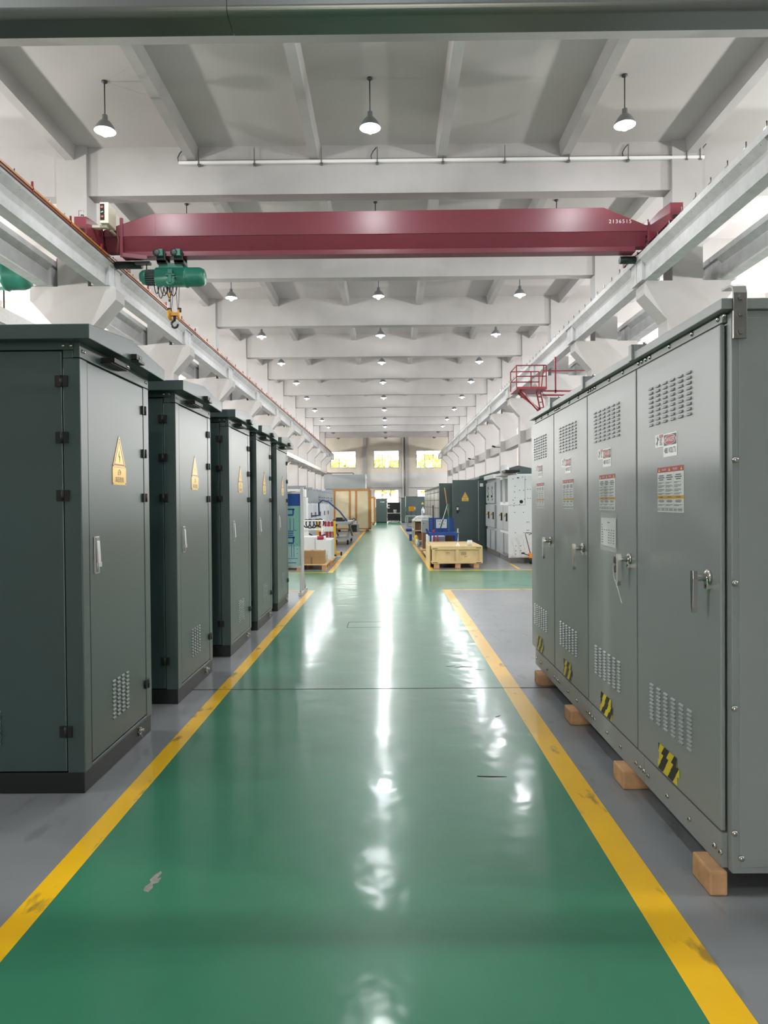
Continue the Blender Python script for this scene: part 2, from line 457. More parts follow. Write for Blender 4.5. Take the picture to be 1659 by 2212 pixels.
# columns with twin corbels, beams, ribs, girders
for side, cx in (('left', XL), ('right', XR)):
    for k in KS:
        y = colY(k); a, b = y - .27, y + .27
        c = MB()
        c.box(cx - .34, cx + .34, a, b, 6.42, ZC)                # upper shaft
        c.prism([(cx - .46, 0), (cx + .46, 0), (cx + .46, 5.55), (cx + .97, 6.12), (cx + .97, 6.36), (cx + .93, 6.42),
                 (cx - .93, 6.42), (cx - .97, 6.36), (cx - .97, 6.12), (cx - .46, 5.55)], 'y', a, b)
        struct(c.build('column', plaster))
for k in KS:
    y = colY(k)
    struct(MB().box(XL + .34, XR - .34, y - .18, y + (.52 if k == -1 else .2), 8.47, ZC).build('ceiling_beam', plaster))
    struct(MB().box(-HW, XL - .34, y - .18, y + .2, 8.47, ZC).build('ceiling_beam', plaster))
    struct(MB().box(XR + .34, HW, y - .18, y + .2, 8.47, ZC).build('ceiling_beam', plaster))
ribX = [-18.0, -15.3, -12.6, -9.9, -7.1, -4.38, -1.62, 1.25, 4.02, 6.8, 9.5, 12.2, 14.9, 17.6]
for k in list(KS):
    ya = colY(k) + (.52 if k == -1 else .2); yb = (colY(k + 1) - .18) if k + 1 in KS else Y1
    for x in ribX:
        edge = abs(x + 7.1) < .1 or abs(x - 6.8) < .1
        pa, pb = (ya + .08, yb - .10) if edge else (ya, yb)
        struct(MB().prism([(x - .10, 9.24), (x + .10, 9.24), (x + .14, ZC), (x - .14, ZC)], 'y', pa, pb).build('ceiling_rib', plaster))

def girder(cx, ya, yb):
    g = MB(); L = .34
    prof = [(cx - .13, 6.42), (cx + .13, 6.42), (cx + .13, 6.76), (cx + .25, 6.88), (cx + .25, 7.0), (cx - .25, 7.0), (cx - .25, 6.88), (cx - .13, 6.76)]
    g.prism(prof, 'y', ya + L, yb - L)
    blk = [(cx - .20, 6.42), (cx + .20, 6.42), (cx + .20, 6.88), (cx + .25, 6.88), (cx + .25, 7.0), (cx - .25, 7.0), (cx - .25, 6.88), (cx - .20, 6.88)]
    g.prism(blk, 'y', ya, ya + L); g.prism(blk, 'y', yb - L, yb)
    y = ya + .5
    while y < yb - .4:
        for sx in (-1, 1):
            g.cyl((cx + sx * .205, y, 6.845), (cx + sx * .205, y, 6.90), .018, n=6, mi=1)
        y += .62
    return struct(g.build('crane_girder', [girdercol, m_dark]))
GX = {'L': -6.42, 'LO': -7.72, 'R': 5.87, 'RO': 7.57}
for gx in GX.values():
    for k in list(KS)[:-1]:
        girder(gx, colY(k) + .012, colY(k + 1) - .012)
    girder(gx, colY(10) + .012, Y1 - .02)
# tie beams low between the columns
for cx in (XL, XR):
    for k in list(KS)[1:-1]:
        struct(MB().box(cx - .2, cx + .2, colY(k) + .27, colY(k + 1) - .27, 4.4, 4.9).build('tie_beam', plaster))

# crane rails
for nm, gx, lab in (('crane_rail', GX['L'], 'rusty crane rail bolted along the left concrete girder beside the orange conductor'),
                    ('crane_rail', GX['R'], 'rusty crane rail bolted along the top of the right concrete girder')):
    r = MB()
    r.box(gx - .06, gx + .06, -1.5, Y1 - .6, 7.0, 7.015); r.box(gx - .015, gx + .015, -1.5, Y1 - .6, 7.015, 7.06)
    r.box(gx - .035, gx + .035, -1.5, Y1 - .6, 7.06, 7.09)
    y = -1.0
    while y < 78:
        for sx in (-1, 1):
            r.box(gx + sx * .19 - .03, gx + sx * .19 + .03, y, y + .07, 7.0, 7.05, 1)
            r.cyl((gx + sx * .19, y + .035, 7.0), (gx + sx * .19, y + .035, 7.15), .012, n=6, mi=1)
        y += .62
    t = r.build(nm, [rust, steel]); tag(t, lab, 'crane rail')
cr = MB()
for a, b in ((-1.5, Y1 - 1.0),):
    cr.box(-6.168, -6.135, a, b, 6.99, 7.028); cr.box(-6.172, -6.140, a, b, 6.93, 6.962, 1)
y = -1.0
while y < 79:
    cr.bar((-6.15, y, 6.94), (-6.15, y, 7.13), .03, .03, 2)
    y += 1.5
t = cr.build('conductor_rail', [orange, rust, reddeep]); tag(t, 'orange and brown electric conductor strip along the left crane girder edge', 'conductor rail')

# ------------------------------------------------------------------ pendant lamps
lampY = [-4.2, 1.8, 7.75, 13.7, 19.3, 24.8, 30.6, 36.5, 42.5, 48.7, 55.0, 61.6, 67.1, 73.1, 79.1]
lampL = [-5.34, -5.34, -5.34, -5.34, -5.36, -5.38, -5.36, -5.41, -5.42, -5.52, -5.62, -5.68, -5.6, -5.62, -5.53]
lampR = [4.52, 4.52, 4.52, 4.52, 4.54, 4.56, 4.6, 4.64, 4.9, 5.0, 5.05, 5.04, 5.08, 5.09, 5.05]
def make_lamp(lit):
    t = thing('pendant_lamp', 'x', 'lamp', (0, 0, 0))
    r = MB(); r.lathe([(.055, ZC - 9.55 + .0), (.055, -.02), (.02, -.045)], (0, 0, .90), (0, 0, 1), 14)
    r.cyl((0, 0, .88), (0, 0, .26), .012, n=8); r.build('rod', rodm, t, W=False)
    c = MB(); c.lathe([(.03, .27), (.05, .26), (.055, .17), (.075, .15), (.08, .13)], (0, 0, 0), (0, 0, 1), 18)
    c.build('lamp_holder', lampshade, t, W=False)
    s = MB(); s.lathe([(.06, .155), (.085, .145), (.12, .11), (.165, .045), (.195, -.02), (.20, -.045), (.196, -.045), (.188, -.02), (.155, .04), (.11, .095), (.06, .13)], (0, 0, 0), (0, 0, 1), 26)
    s.build('lamp_shade', lampshade, t, W=False)
    b = MB(); b.lathe([(.02, .12), (.03, .115), (.035, .09), (.056, .068), (.05, .062)], (0, 0, 0), (0, 0, 1), 14)
    b.ball((0, 0, -.065), (.07, .07, .085), n=14, k=9)
    b.build('bulb', bulbm if lit else bulboff, t, W=False)
    return t
lamp_on = make_lamp(True); lamp_off = None; used_on = used_off = False
for i, y in enumerate(lampY):
    lit = i < 13
    for side, x in (('left', lampL[i]), ('middle', -0.3), ('right', lampR[i])):
        if lit:
            if not used_on: o = lamp_on; used_on = True
            else: o = dup(lamp_on)
        else:
            if lamp_off is None: lamp_off = make_lamp(False); o = lamp_off
            else: o = dup(lamp_off)
        o.location = (x, y, 8.65)
        if i == 0: lab = 'lit enamel pendant lamp of the %s row, before the overhead steel frame' % side
        elif i == 1: lab = 'lit enamel pendant lamp of the %s row, above the overhead steel frame' % side
        elif i == 2: lab = 'lit enamel pendant lamp of the %s row, above the near cabinets' % side
        elif i == 3: lab = 'lit enamel pendant lamp of the %s row, in the bay before the red crane' % side
        elif i == 4: lab = 'enamel pendant lamp of the %s row, its rod just behind the red crane girder' % side
        elif lit: lab = 'lit enamel pendant lamp, %s one past the red crane in the %s row' % (ORD[i - 5], side)
        else: lab = 'unlit pendant lamp of the %s row, %s the windowed end wall' % (side, 'one bay before' if i == 13 else 'close to')
        tag(o, lab, 'lamp', 'pendant lamps under the ceiling')
        if lit:
            l = bpy.data.lights.new('lamp_light', 'POINT'); l.energy = 92; l.shadow_soft_size = .062; l.color = (.93, .97, 1.0)
            lo = bpy.data.objects.new('lamp_light', l); COL.objects.link(lo); lo.location = (x, y, 8.65 - .08)

# ------------------------------------------------------------------ dark green enclosures (left line)
def louvre(y0, y1, cols, z0, z1, rows, x, d, w, h, mb=None):
    """raised vent hoods on a face at x looking along d (+1/-1)"""
    mb = mb or MB()
    for c in range(cols):
        yc = y0 + (y1 - y0) * (c + .5) / cols
        for r in range(rows):
            zc = z0 + (z1 - z0) * (r + .5) / rows
            pts = [(x, zc - h / 2), (x + d * .0075, zc - h / 2), (x + d * .006, zc - h * .1), (x, zc + h / 2)]
            mb.prism(pts, 'y', yc - w / 2, yc + w / 2)
    return mb
def hinge(mb, x, y, z, d):
    mb.box(x, x + d * .012, y - .034, y - .004, z - .027, z + .027)
    mb.box(x, x + d * .012, y + .004, y + .034, z - .027, z + .027)
    mb.cyl((x + d * .012, y, z - .027), (x + d * .012, y, z + .027), .008, n=8)

def warn_sign(parent, o, right, up, s=1.0, name='warning_sign'):
    """yellow triangle with bolt over a plate reading 止步 高压危险"""
    m = MB(); o = Vector(o); r = Vector(right); u = Vector(up); n = r.cross(u)
    w = .104 * s
    def plate(pts, t):
        vs = [o + r * a + u * b for a, b in pts] + [o + r * a + u * b + n * t for a, b in pts]
        k = len(pts)
        m.add(vs, [tuple(range(k)), tuple(range(2 * k - 1, k - 1, -1))] + [(i, (i + 1) % k, (i + 1) % k + k, i + k) for i in range(k)], 0)
    plate([(-w, 0), (w, 0), (w, .102 * s), (-w, .102 * s)], .0015)
    plate([(-w * .97, .104 * s), (w * .97, .104 * s), (w * .03, .284 * s), (-w * .03, .284 * s)], .0015)
    L = .0021
    def tri(k):
        cx, cy = 0, .104 * s + .060 * s
        return [(cx + (a - cx) * k, cy + (b - cy) * k) for a, b in ((-w * .97, .104 * s), (w * .97, .104 * s), (0, .284 * s))]
    A, B = tri(.86), tri(.70)
    for i in range(3):
        j = (i + 1) % 3
        m.sheet(o, r, u, [A[i], A[j], B[j], B[i]], 1, L)
    z0 = .104 * s
    m.sheet(o, r, u, [(.006 * s, z0 + .115 * s), (-.014 * s, z0 + .062 * s), (-.002 * s, z0 + .066 * s), (.0 * s, z0 + .07 * s), (-.002 * s, z0 + .074 * s)], 2, L)
    m.sheet(o, r, u, [(-.014 * s, z0 + .062 * s), (.012 * s, z0 + .066 * s), (.004 * s, z0 + .018 * s), (.001 * s, z0 + .058 * s)], 2, L)
    m.text('止步', .030 * s, o + u * .069 * s, r, u, 2, lift=L)
    m.text('高压危险', .034 * s, o + u * .028 * s, r, u, 2, lift=L)
    for a, b in ((-w * .9, .008 * s), (w * .9, .008 * s), (-w * .9, .112 * s), (w * .9, .112 * s), (0, .088 * s), (0, .268 * s)):
        m.dome(o + r * a + u * b + n * .0015, n, .004 * s, 3, .003)
    return m.build(name, [gold, pinkprint, blackprint, zinc], parent, W=False)

def make_enclosure():
    t = thing('electrical_enclosure', 'x', 'electrical cabinet', (0, 0, 0))
    hw = .525; D = 1.42
    p = MB(); p.box(-D, -.006, -hw + .004, hw - .004, 0, .11)
    p.build('plinth', plinthp, t, W=False, bevel=.004)
    b = MB()
    b.box(-D + .03, -.034, -hw + .034, hw - .034, .11, 2.33)                           # inner carcass
    for ya, yb in ((-hw, -hw + .088), (hw - .098, hw)): b.box(-.09, 0, ya, yb, .11, 2.26)          # front corner posts
    b.box(-.034, 0, -hw, hw, 2.263, 2.345)                                               # header
    b.box(-.034, 0, -hw + .088, hw - .098, .11, .128)
    b.box(-D, -D + .09, -hw, hw, .11, 2.345)                                              # rear posts
    b.box(-D + .09, -.034, -hw, -hw + .034, 2.302, 2.345); b.box(-D + .09, -.034, hw - .034, hw, 2.302, 2.345)
    b.box(-.089, -.034, -hw, -hw + .034, 2.26, 2.302); b.box(-.089, -.034, hw - .034, hw, 2.26, 2.302)
    b.build('body', greenp, t, W=False, bevel=.004)
    # aisle door
    ya, yb = -hw + .093, hw - .103
    d = MB(); d.box(-.03, -.002, ya, yb, .133, 2.257)
    door = d.build('door', greenp, t, W=False, bevel=.005)
    louvre(-.155, .125, 4, .265, .50, 10, -.003, 1, .042, .013).build('louvre_vent', greenp, door, W=False)
    h = MB()
    h.box(-.002, .006, ya + .055, ya + .115, 1.13, 1.33)
    h.box(.006, .009, ya + .061, ya + .109, 1.135, 1.325, 1)
    h.prism([(.004, 1.31), (.013, 1.305), (.019, 1.19), (.018, 1.175), (.012, 1.175), (.010, 1.19)], 'y', ya + .067, ya + .103)
    h.box(.006, .022, ya + .064, ya + .106, 1.165, 1.190)
    h.cyl((.006, ya + .085, 1.148), (.012, ya + .085, 1.148), .010, mi=1)
    h.build('door_handle', [alu, steel], door, W=False, bevel=.0015)
    for z in (2.11, 1.83, 1.545, .335):
        q = MB(); hinge(q, .0, yb + .003, z, 1); q.build('hinge', black, door, W=False)
    warn_sign(door, (-.001, 0.0, 1.618), (0, 1, 0), (0, 0, 1))
    # door on the end face towards the camera
    s = MB(); s.box(-D + .095, -.094, -hw - .000, -hw + .03, .116, 2.298)
    sd = s.build('side_door', greenp, t, W=False, bevel=.005)
    lv = MB()
    for c in range(4):
        xc = -.475 - c * .115
        for r in range(8):
            z = .265 + r * .0235
            lv.prism([(-hw + .001, z - .007), (-hw - .010, z - .006), (-hw - .007, z), (-hw + .001, z + .008)], 'x', xc - .042, xc + .042)
    lv.build('louvre_vent', greenp, sd, W=False)
    for z in (2.14, 1.85, 1.55, .325):
        q = MB()
        q.box(-.126, -.097, -hw - .013, -hw, z - .029, z + .029); q.box(-.089, -.062, -hw - .013, -hw, z - .029, z + .029)
        q.cyl((-.093, -hw - .012, z - .029), (-.093, -hw - .012, z + .029), .008, n=8)
        q.build('hinge', black, sd, W=False)
    # roof: folded canopy with a low ridge
    R = MB()
    ov = .085
    prof = [(-hw - ov, 2.345), (-hw - ov, 2.415), (0, 2.468), (hw + ov, 2.400), (hw + ov, 2.330)]
    lip = [(hw + ov - .012, 2.345), (hw + ov - .012, 2.392), (0, 2.455), (-hw - ov + .012, 2.405), (-hw - ov + .012, 2.345)]
    R.prism([(-hw - ov, 2.34), (-hw - ov, 2.415), (0, 2.468), (hw + ov, 2.405), (hw + ov, 2.33), (0, 2.344)], 'x', -D - .07, .085)
    R.build('roof', greenp, t, W=False, bevel=.004)
    # roof latch blocks
    q = MB()
    q.box(.084, .118, -.02, .075, 2.352, 2.384); q.box(.084, .128, -.015, .09, 2.336, 2.352)
    q.dome((.118, .028, 2.368), (1, 0, 0), .008, 1)
    q.build('roof_latch', [black, zinc], t, W=False, bevel=.002)
    q = MB()
    q.box(0, .075, -.25, -.02, 2.290, 2.316); q.box(0, .062, -.26, -.01, 2.284, 2.291)
    for yy in (-.06, -.04): q.dome((.075, yy, 2.303), (1, 0, 0), .008, 1)
    q.build('lamp_bracket', [black, zinc], t, W=False, bevel=.002)
    for yy in (-hw + .03, -hw + .055, hw - .055, hw - .03):
        q = MB(); q.dome((0, yy, 2.300), (1, 0, 0), .009); q.build('bolt', zinc, t, W=False)
    for xx in (-.045, -.085):
        q = MB(); q.dome((xx, -hw, 2.325), (0, -1, 0), .010); q.build('bolt', zinc, t, W=False)
    # earthing stud on the plinth
    q = MB()
    q.box(-.006, .002, .255, .295, .045, .095)
    q.cyl((0, .275, .080), (.03, .275, .080), .009, n=8); q.cyl((.006, .275, .080), (.014, .275, .080), .017, n=6)
    q.cyl((0, .262, .058), (.02, .262, .058), .008, n=8); q.bar((.012, .262, .058), (.012, .292, .030), .012, .006)
    q.build('earth_stud', zinc, t, W=False)
    return t
enc = make_enclosure()
ENC = [(-1.588, 4.225), (-1.590, 5.885), (-1.560, 7.540), (-1.558, 8.985), (-1.552, 10.48)]
encl = ['dark green electrical cabinet nearest the overhead steel frame, its end door facing us',
        'dark green electrical cabinet standing second from the overhead steel frame',
        'dark green electrical cabinet in the middle of the left line of five',
        'dark green electrical cabinet standing second from the blue banner stand',
        'dark green electrical cabinet standing next to the blue banner stand']
for i, (x, y) in enumerate(ENC):
    o = enc if i == 0 else dup(enc)
    o.location = (x, y, 0)
    tag(o, encl[i], 'electrical cabinet', 'dark green cabinets along the walkway')

# ------------------------------------------------------------------ grey switchgear line-up (right)
gs = thing('grey_switchgear', 'long grey four-door switchgear line-up raised on timber blocks', 'switchgear', (1.9, 4.47, .095))
XF = 1.262
b = MB()
b.box(XF + .022, 2.75, 2.695, 6.25, .235, 2.17)
b.box(XF + .018, 2.755, 2.688, 2.722, .095, 2.205)                     # end frame next to the camera
b.box(XF + .022, 2.755, 2.694, 6.255, .095, .24)
b.box(XF + .008, 2.755, 6.21, 6.258, .095, 2.205)
b.build('body', greyp, gs, bevel=.003)
hd = MB(); hd.box(XF + .004, XF + .06, 2.731, 6.21, 2.172, 2.205)
hd.build('top_rail', greyp, gs, bevel=.002)
bs = MB()
for a, c in ((2.731, 3.56), (3.563, 4.48), (4.483, 5.40), (5.403, 6.21)): bs.box(XF - .002, XF + .06, a, c, .096, .228)
bs.build('base_rail', greyp, gs, bevel=.002)
rf = MB()
rf.box(XF - .028, 2.80, 2.668, 6.285, 2.206, 2.246)
rf.build('roof', greyp, gs, bevel=.003)
sp = MB(); sp.box(XF + .045, 2.72, 2.684, 2.690, .12, 2.178)
sp.build('end_panel', greyp, gs, bevel=.002)
for y in (3.64, 4.545, 5.46):
    q = MB(); q.box(XF - .034, XF + .10, y - .022, y + .022, 2.246, 2.285); q.box(XF - .040, XF - .028, y - .022, y + .022, 2.205, 2.285)
    q.cyl((XF + .03, y - .01, 2.285), (XF + .03, y - .01, 2.297), .012, n=6, mi=1)
    q.build('roof_clamp', [greyp, zinc], gs, bevel=.002)
for ys, z, nm in (((2.71, 2.765, 3.0, 3.24, 3.48, 3.535, 3.59, 3.635, 3.88, 4.12, 4.40, 4.45, 4.50, 4.55, 4.79, 5.03, 5.31, 5.36, 5.41, 5.46, 5.70, 5.94, 6.17), 2.192, 'bolt'),
                  ((2.735, 2.785, 3.02, 3.26, 3.50, 3.555, 3.61, 3.67, 3.92, 4.16, 4.41, 4.465, 4.52, 4.575, 4.83, 5.07, 5.32, 5.375, 5.43, 5.485, 5.74, 5.98, 6.15), .155, 'bolt')):
    for y in ys:
        q = MB(); q.dome((XF - .002 if z < 1 else XF + .004, y, z), (-1, 0, 0), .0115)
        if z < 1: q.box(XF - .012, XF - .0085, y - .003, y + .003, z - .003, z + .003, 1)
        q.build(nm, [zinc, m_dark], gs)
for x, z in ((1.292, 1.65), (1.289, 1.19), (1.287, .72), (1.287, .25), (1.312, .155)):
    q = MB(); q.dome((x, 2.6835, z), (0, -1, 0), .0125); q.build('bolt', zinc, gs)

def danger_sign(parent, yr, yl, z0, z1):
    m = MB(); xx = XF - .0055; r = Vector((0, -1, 0)); u = Vector((0, 0, 1))
    m.box(xx, xx + .0015, yr, yl, z0, z1)
    w = yl - yr; h = z1 - z0; o = Vector((xx, yl, z0))
    def q(a, b_): return o + r * a * w + u * b_ * h
    L = .0005
    m.sheet(o, r * w, u * h, [(.04, .49), (.96, .49), (.96, .95), (.04, .95)], 1, 0); 
    n = r.cross(u)
    k = len(m.v) - 4
    for i in range(4): m.v[k + i] = tuple(Vector(m.v[k + i]) + n * L)
    for mi, s, l in ((0, 1.0, .0009), (2, .93, .0013)):
        pts = [q(.5 + .44 * s * math.cos(a), .72 + .215 * s * math.sin(a)) + n * l for a in [2 * PI * i / 32 for i in range(32)]]
        m.poly(pts, mi)
    m.text('DANGER', h * .27, q(.5, .72), r, u, 0, sx=.92, lift=.0018)
    m.text('480 VOLTS', h * .34, q(.5, .26), r, u, 1, sx=.74, lift=.0008, space=1.06)
    return m.build('danger_label', [whitep, blackprint, redprint], parent)
def shock_sign(parent, yr, yl, z0, z1):
    m = MB(); xx = XF - .0050; r = Vector((0, -1, 0)); u = Vector((0, 0, 1)); n = r.cross(u)
    m.box(xx, xx + .001, yr, yl, z0, z1)
    w = yl - yr; h = z1 - z0; o = Vector((xx, yl, z0))
    def S_(pts, mi, l=.0006): m.poly([o + r * a * w + u * b_ * h + n * l for a, b_ in pts], mi)
    S_([(.5, .74), (.97, .74), (.97, .96), (.5, .96)], 2)
    m.text('DANGER', h * .13, o + r * .735 * w + u * .85 * h, r, u, 0, sx=.9, lift=.001)
    for i, l in enumerate((.36, .26, .32, .28, .22, .34, .3, .36)):
        z = .68 - i * .075; S_([(.55, z - .02), (.55 + l, z - .02), (.55 + l, z + .02), (.55, z + .02)], 1)
    # person struck by a spark
    S_([(.29 + .045 * math.cos(a), .86 + .06 * math.sin(a)) for a in [PI * i / 6 for i in range(12)]], 1)
    S_([(.24, .78), (.36, .78), (.36, .52), (.26, .50)], 1); S_([(.34, .78), (.40, .74), (.47, .52), (.43, .52), (.34, .68)], 1)
    S_([(.25, .54), (.32, .54), (.27, .12), (.22, .12)], 1); S_([(.27, .54), (.33, .52), (.16, .22), (.08, .26)], 1)
    S_([(.10, .92), (.22, .76), (.17, .78), (.20, .68), (.10, .80), (.15, .79)], 1)
    return m.build('shock_label', [whitep, blackprint, redprint], parent)
def table_label(parent, yr, yl, z0, z1):
    m = MB(); xx = XF - .0050; r = Vector((0, -1, 0)); u = Vector((0, 0, 1)); n = r.cross(u)
    m.box(xx, xx + .001, yr, yl, z0, z1)
    w = yl - yr; h = z1 - z0; o = Vector((xx, yl, z0))
    def S_(pts, mi, l=.0005): m.poly([o + r * a * w + u * b_ * h + n * l for a, b_ in pts], mi)
    def B(a0, a1, b0, b1, mi, l=.0005): S_([(a0, b0), (a1, b0), (a1, b1), (a0, b1)], mi, l)
    B(0, 1, .885, 1, 2); B(0, 1, .295, .37, 3)
    for cx in (.075, .475, .925): S_([(cx - .035, .905), (cx + .035, .905), (cx, .98)], 4, .0009)
    m.text('DANGER', h * .062, o + r * .27 * w + u * .94 * h, r, u, 0, lift=.0010)
    m.text('PELIGRO', h * .062, o + r * .70 * w + u * .94 * h, r, u, 0, lift=.0010)
    for cx, s in ((.16, 'WARNING'), (.48, 'ATTENTION'), (.82, 'PRECAUCION')):
        m.text(s, h * .042, o + r * cx * w + u * .332 * h, r, u, 1, lift=.0010)
    random.seed(11)
    for c0, c1 in ((.02, .30), (.33, .62), (.66, .96)):
        cm = (c0 + c1) / 2
        for z, l in ((.80, .2), (.755, .26), (.71, .18)): B(cm - l / 2, cm + l / 2, z, z + .024, 5)
        z = .655
        for blk in (2, 3, 3, 2):
            for j in range(blk):
                l = (c1 - c0) * (random.uniform(.8, .98) if j < blk - 1 else random.uniform(.4, .7)); B(c0, c0 + l, z, z + .010, 5); z -= .022
            z -= .022
        for z, l in ((.262, .2), (.24, .24), (.218, .18)): B(cm - l / 2, cm + l / 2, z, z + .012, 5)
        for z, l in ((.165, .95), (.143, .6)): B(c0, c0 + l * (c1 - c0), z, z + .010, 5)
        B(c0, c0 + .02, .03, .085, 5)
        for z in (.075, .055, .035): B(c0 + .035, c0 + .10, z, z + .010, 5); B(c0 + .13, c1 - .01, z, z + .010, 5)
    B(.316, .319, .02, .88, 5); B(.640, .643, .02, .88, 5); B(0, 1, .10, .104, 5)
    return m.build('warning_label', [whitep, blackprint, redprint, goldp, hazyel, greyprint], parent)
def hazard_tape(parent, y0, z0, var):
    """patch of overlapping yellow/black striped tape"""
    m = MB(); xx = XF - .0052; r = Vector((0, -1, 0)); u = Vector((0, 0, 1)); n = r.cross(u)
    strips = [(-.012, .000, .225, .042), (.004, .040, .235, .042), (-.004, .080, .215, .042)]
    for si, (sx, sz, L, hh) in enumerate(strips):
        o = Vector((xx - .0004 * si, y0, z0)) + r * sx + u * sz
        m.poly([o, o + r * L, o + r * L + u * hh, o + u * hh], 0)
        p = .115; off = (var * .021 + si * .017 * (1 + var % 2)) % p
        a = -p + off
        while a < L:
            q = [(a, 0), (a + p * .52, 0), (a + p * .52 + hh * .9, hh), (a + hh * .9, hh)]
            # clip to the strip
            q = [(min(max(i, 0), L), j) for i, j in q]
            if max(i for i, j in q) - min(i for i, j in q) > .004:
                m.poly([o + r * i + u * j + n * .0003 for i, j in q], 1)
            a += p
    return m.build('hazard_tape', [hazyel, blackprint], parent)

DE = [(2.733, 3.645), (3.660, 4.545), (4.560, 5.465), (5.480, 6.335)]
for k, (ya, yb) in enumerate(DE):
    d = MB(); d.box(XF - .004, XF + .016, ya, yb, .236, 2.166)
    door = d.build('door', greyp, gs, bevel=.006)
    mb = louvre(ya + .235, ya + .755, 6, 1.850, 2.045, 9, XF - .004, -1, .046, .0115)
    mb.build('louvre_vent', greyp, door)
    louvre(ya + .235, ya + .755, 6, .445, .625, 10, XF - .004, -1, .044, .0095).build('louvre_vent', greyp, door)
    danger_sign(door, ya + .405, ya + .558, 1.697, 1.802)
    shock_sign(door, ya + .560, ya + .658, 1.747, 1.806)
    table_label(door, ya + .335, ya + .632, 1.447, 1.652)
    hazard_tape(door, ya + .625, .245, k)
    h = MB(); yh = ya + .098; zh = 1.197; xf = XF - .004
    h.lathe([(.030, 0), (.031, .006), (.026, .010), (.022, .012)], (xf, yh, zh), (-1, 0, 0), 22)
    h.box(xf - .014, xf, yh - .014, yh + .014, zh - .046, zh)
    h.cyl((xf - .010, yh, zh), (xf - .050, yh, zh), .0155, n=18)
    h.cyl((xf - .0141, yh - .002, zh - .034), (xf - .0146, yh - .002, zh - .034), .006, n=10, mi=1)
    h.prism([(yh - .013, zh + .026), (yh + .011, zh + .026), (yh + .014, zh - .006), (yh + .008, zh - .12), (yh + .003, zh - .140), (yh - .005, zh - .140), (yh - .009, zh - .12), (yh - .015, zh - .006)], 'x', xf - .068, xf - .050)
    h.build('door_handle', [chrome, m_dark], door, bevel=.004, seg=3)
# lifting strap at the corner
st = MB()
y = 2.6665
path = [(y - .002, 2.095), (y - .002, 2.262), (y + .004, 2.282), (y + .02, 2.290), (y + .085, 2.294)]
t_ = .010
outer = [Vector(p) for p in path]
inn = []
for i, p in enumerate(outer):
    d = (outer[min(i + 1, len(path) - 1)] - outer[max(i - 1, 0)]).normalized()
    inn.append(p + Vector((-d.y, d.x)) * t_)
st.prism([tuple(p) for p in outer] + [tuple(p) for p in reversed(inn)], 'x', 1.272, 1.322)
st.lathe([(.0185, 0), (.0185, .0015)], (1.297, y + .052, 2.3043), (0, 0, 1), 18, mi=1)
for z in (2.243, 2.184, 2.118):
    st.cyl((1.297, y - .011, z), (1.297, y - .0135, z), .014, n=18); st.cyl((1.297, y - .0135, z), (1.297, y - .022, z), .0105, n=6, smooth=False)
st.build('lifting_strap', [steel, whitep], gs, bevel=.0015)

# timber blocks
TBL = ['short timber block under the near corner of the grey switchgear',
       'timber block under the grey switchgear, second from its near corner',
       'timber block under the grey switchgear, second from its far end',
       'timber block under the far end of the grey switchgear']
tb = None
for i, (x, y) in enumerate(((1.225, 2.785), (1.225, 3.80), (1.225, 4.88), (1.225, 5.90))):
    if tb is None:
        q = MB(); q.box(1.205, 1.272, 2.705, 2.87, 0, .094); o = q.build('timber_block', timber, bevel=.008); tb = 1
    elif i == 1:
        q = MB(); q.box(x - .02, x + .62, y - .085, y + .085, 0, .094); o = tb = q.build('timber_block', timber, bevel=.008)
    else:
        o = dup(tb); o.location = (x + .30, y, 0)
    tag(o, TBL[i], 'timber block', 'timber blocks under the grey switchgear')

# document pouch and key ring on the second door
p = thing('document_pouch', 'clear plastic pouch with a printed sheet taped to the second grey door', 'document pouch', (XF - .006, 4.115, 1.215))
m = MB(); m.box(XF - .0072, XF - .0055, 3.968, 4.268, 1.213, 1.432); m.build('pouch', filmm, p)
m = MB(); xx = XF - .0078; r = Vector((0, -1, 0)); u = Vector((0, 0, 1))
m.poly([(xx, 4.255, 1.245), (xx, 3.978, 1.238), (xx, 3.974, 1.405), (xx, 4.252, 1.403)], 0)
for i in range(9):
    z = 1.375 - i * .0145
    if i in (1, 2): segs = ((.03, .10),)
    elif i == 0: segs = ((.45, .60),)
    elif i == 3: segs = ((.04, .12), (.2, .28), (.36, .44), (.52, .6), (.7, .78), (.86, .92))
    else: segs = ((.04, .14), (.5, .58), (.66, .72), (.82, .9))
    for a, c in segs:
        m.poly([(xx - .0003, 4.250 - .27 * a, z), (xx - .0003, 4.250 - .27 * c, z), (xx - .0003, 4.250 - .27 * c, z + .004), (xx - .0003, 4.250 - .27 * a, z + .004)], 1)
m.build('printed_sheet', [whitep, blackprint], p)
kx = XF - .036; ky = 3.885
ks = thing('key_set', 'two black-headed keys on a white cable tie at the second grey door handle', 'keys', (kx, ky, .96))
m = MB(); pts = [(kx, ky + .012 + .036 * math.sin(a), 1.125 + .058 * math.cos(a)) for a in [PI + 2 * PI * i / 20 for i in range(21)]]
m.tube(pts, .002, 6); m.tube([(kx, ky + .012, 1.067), (kx - .004, ky - .05, 1.02), (kx - .006, ky - .11, .962)], .002, 6); m.ball((kx, ky + .012, 1.067), .005)
m.tube([(kx, ky - .015, 1.175), (kx - .005, ky - .06, 1.19), (kx - .012, ky - .10, 1.21)], .002, 6)
m.build('cable_tie', whites, ks)
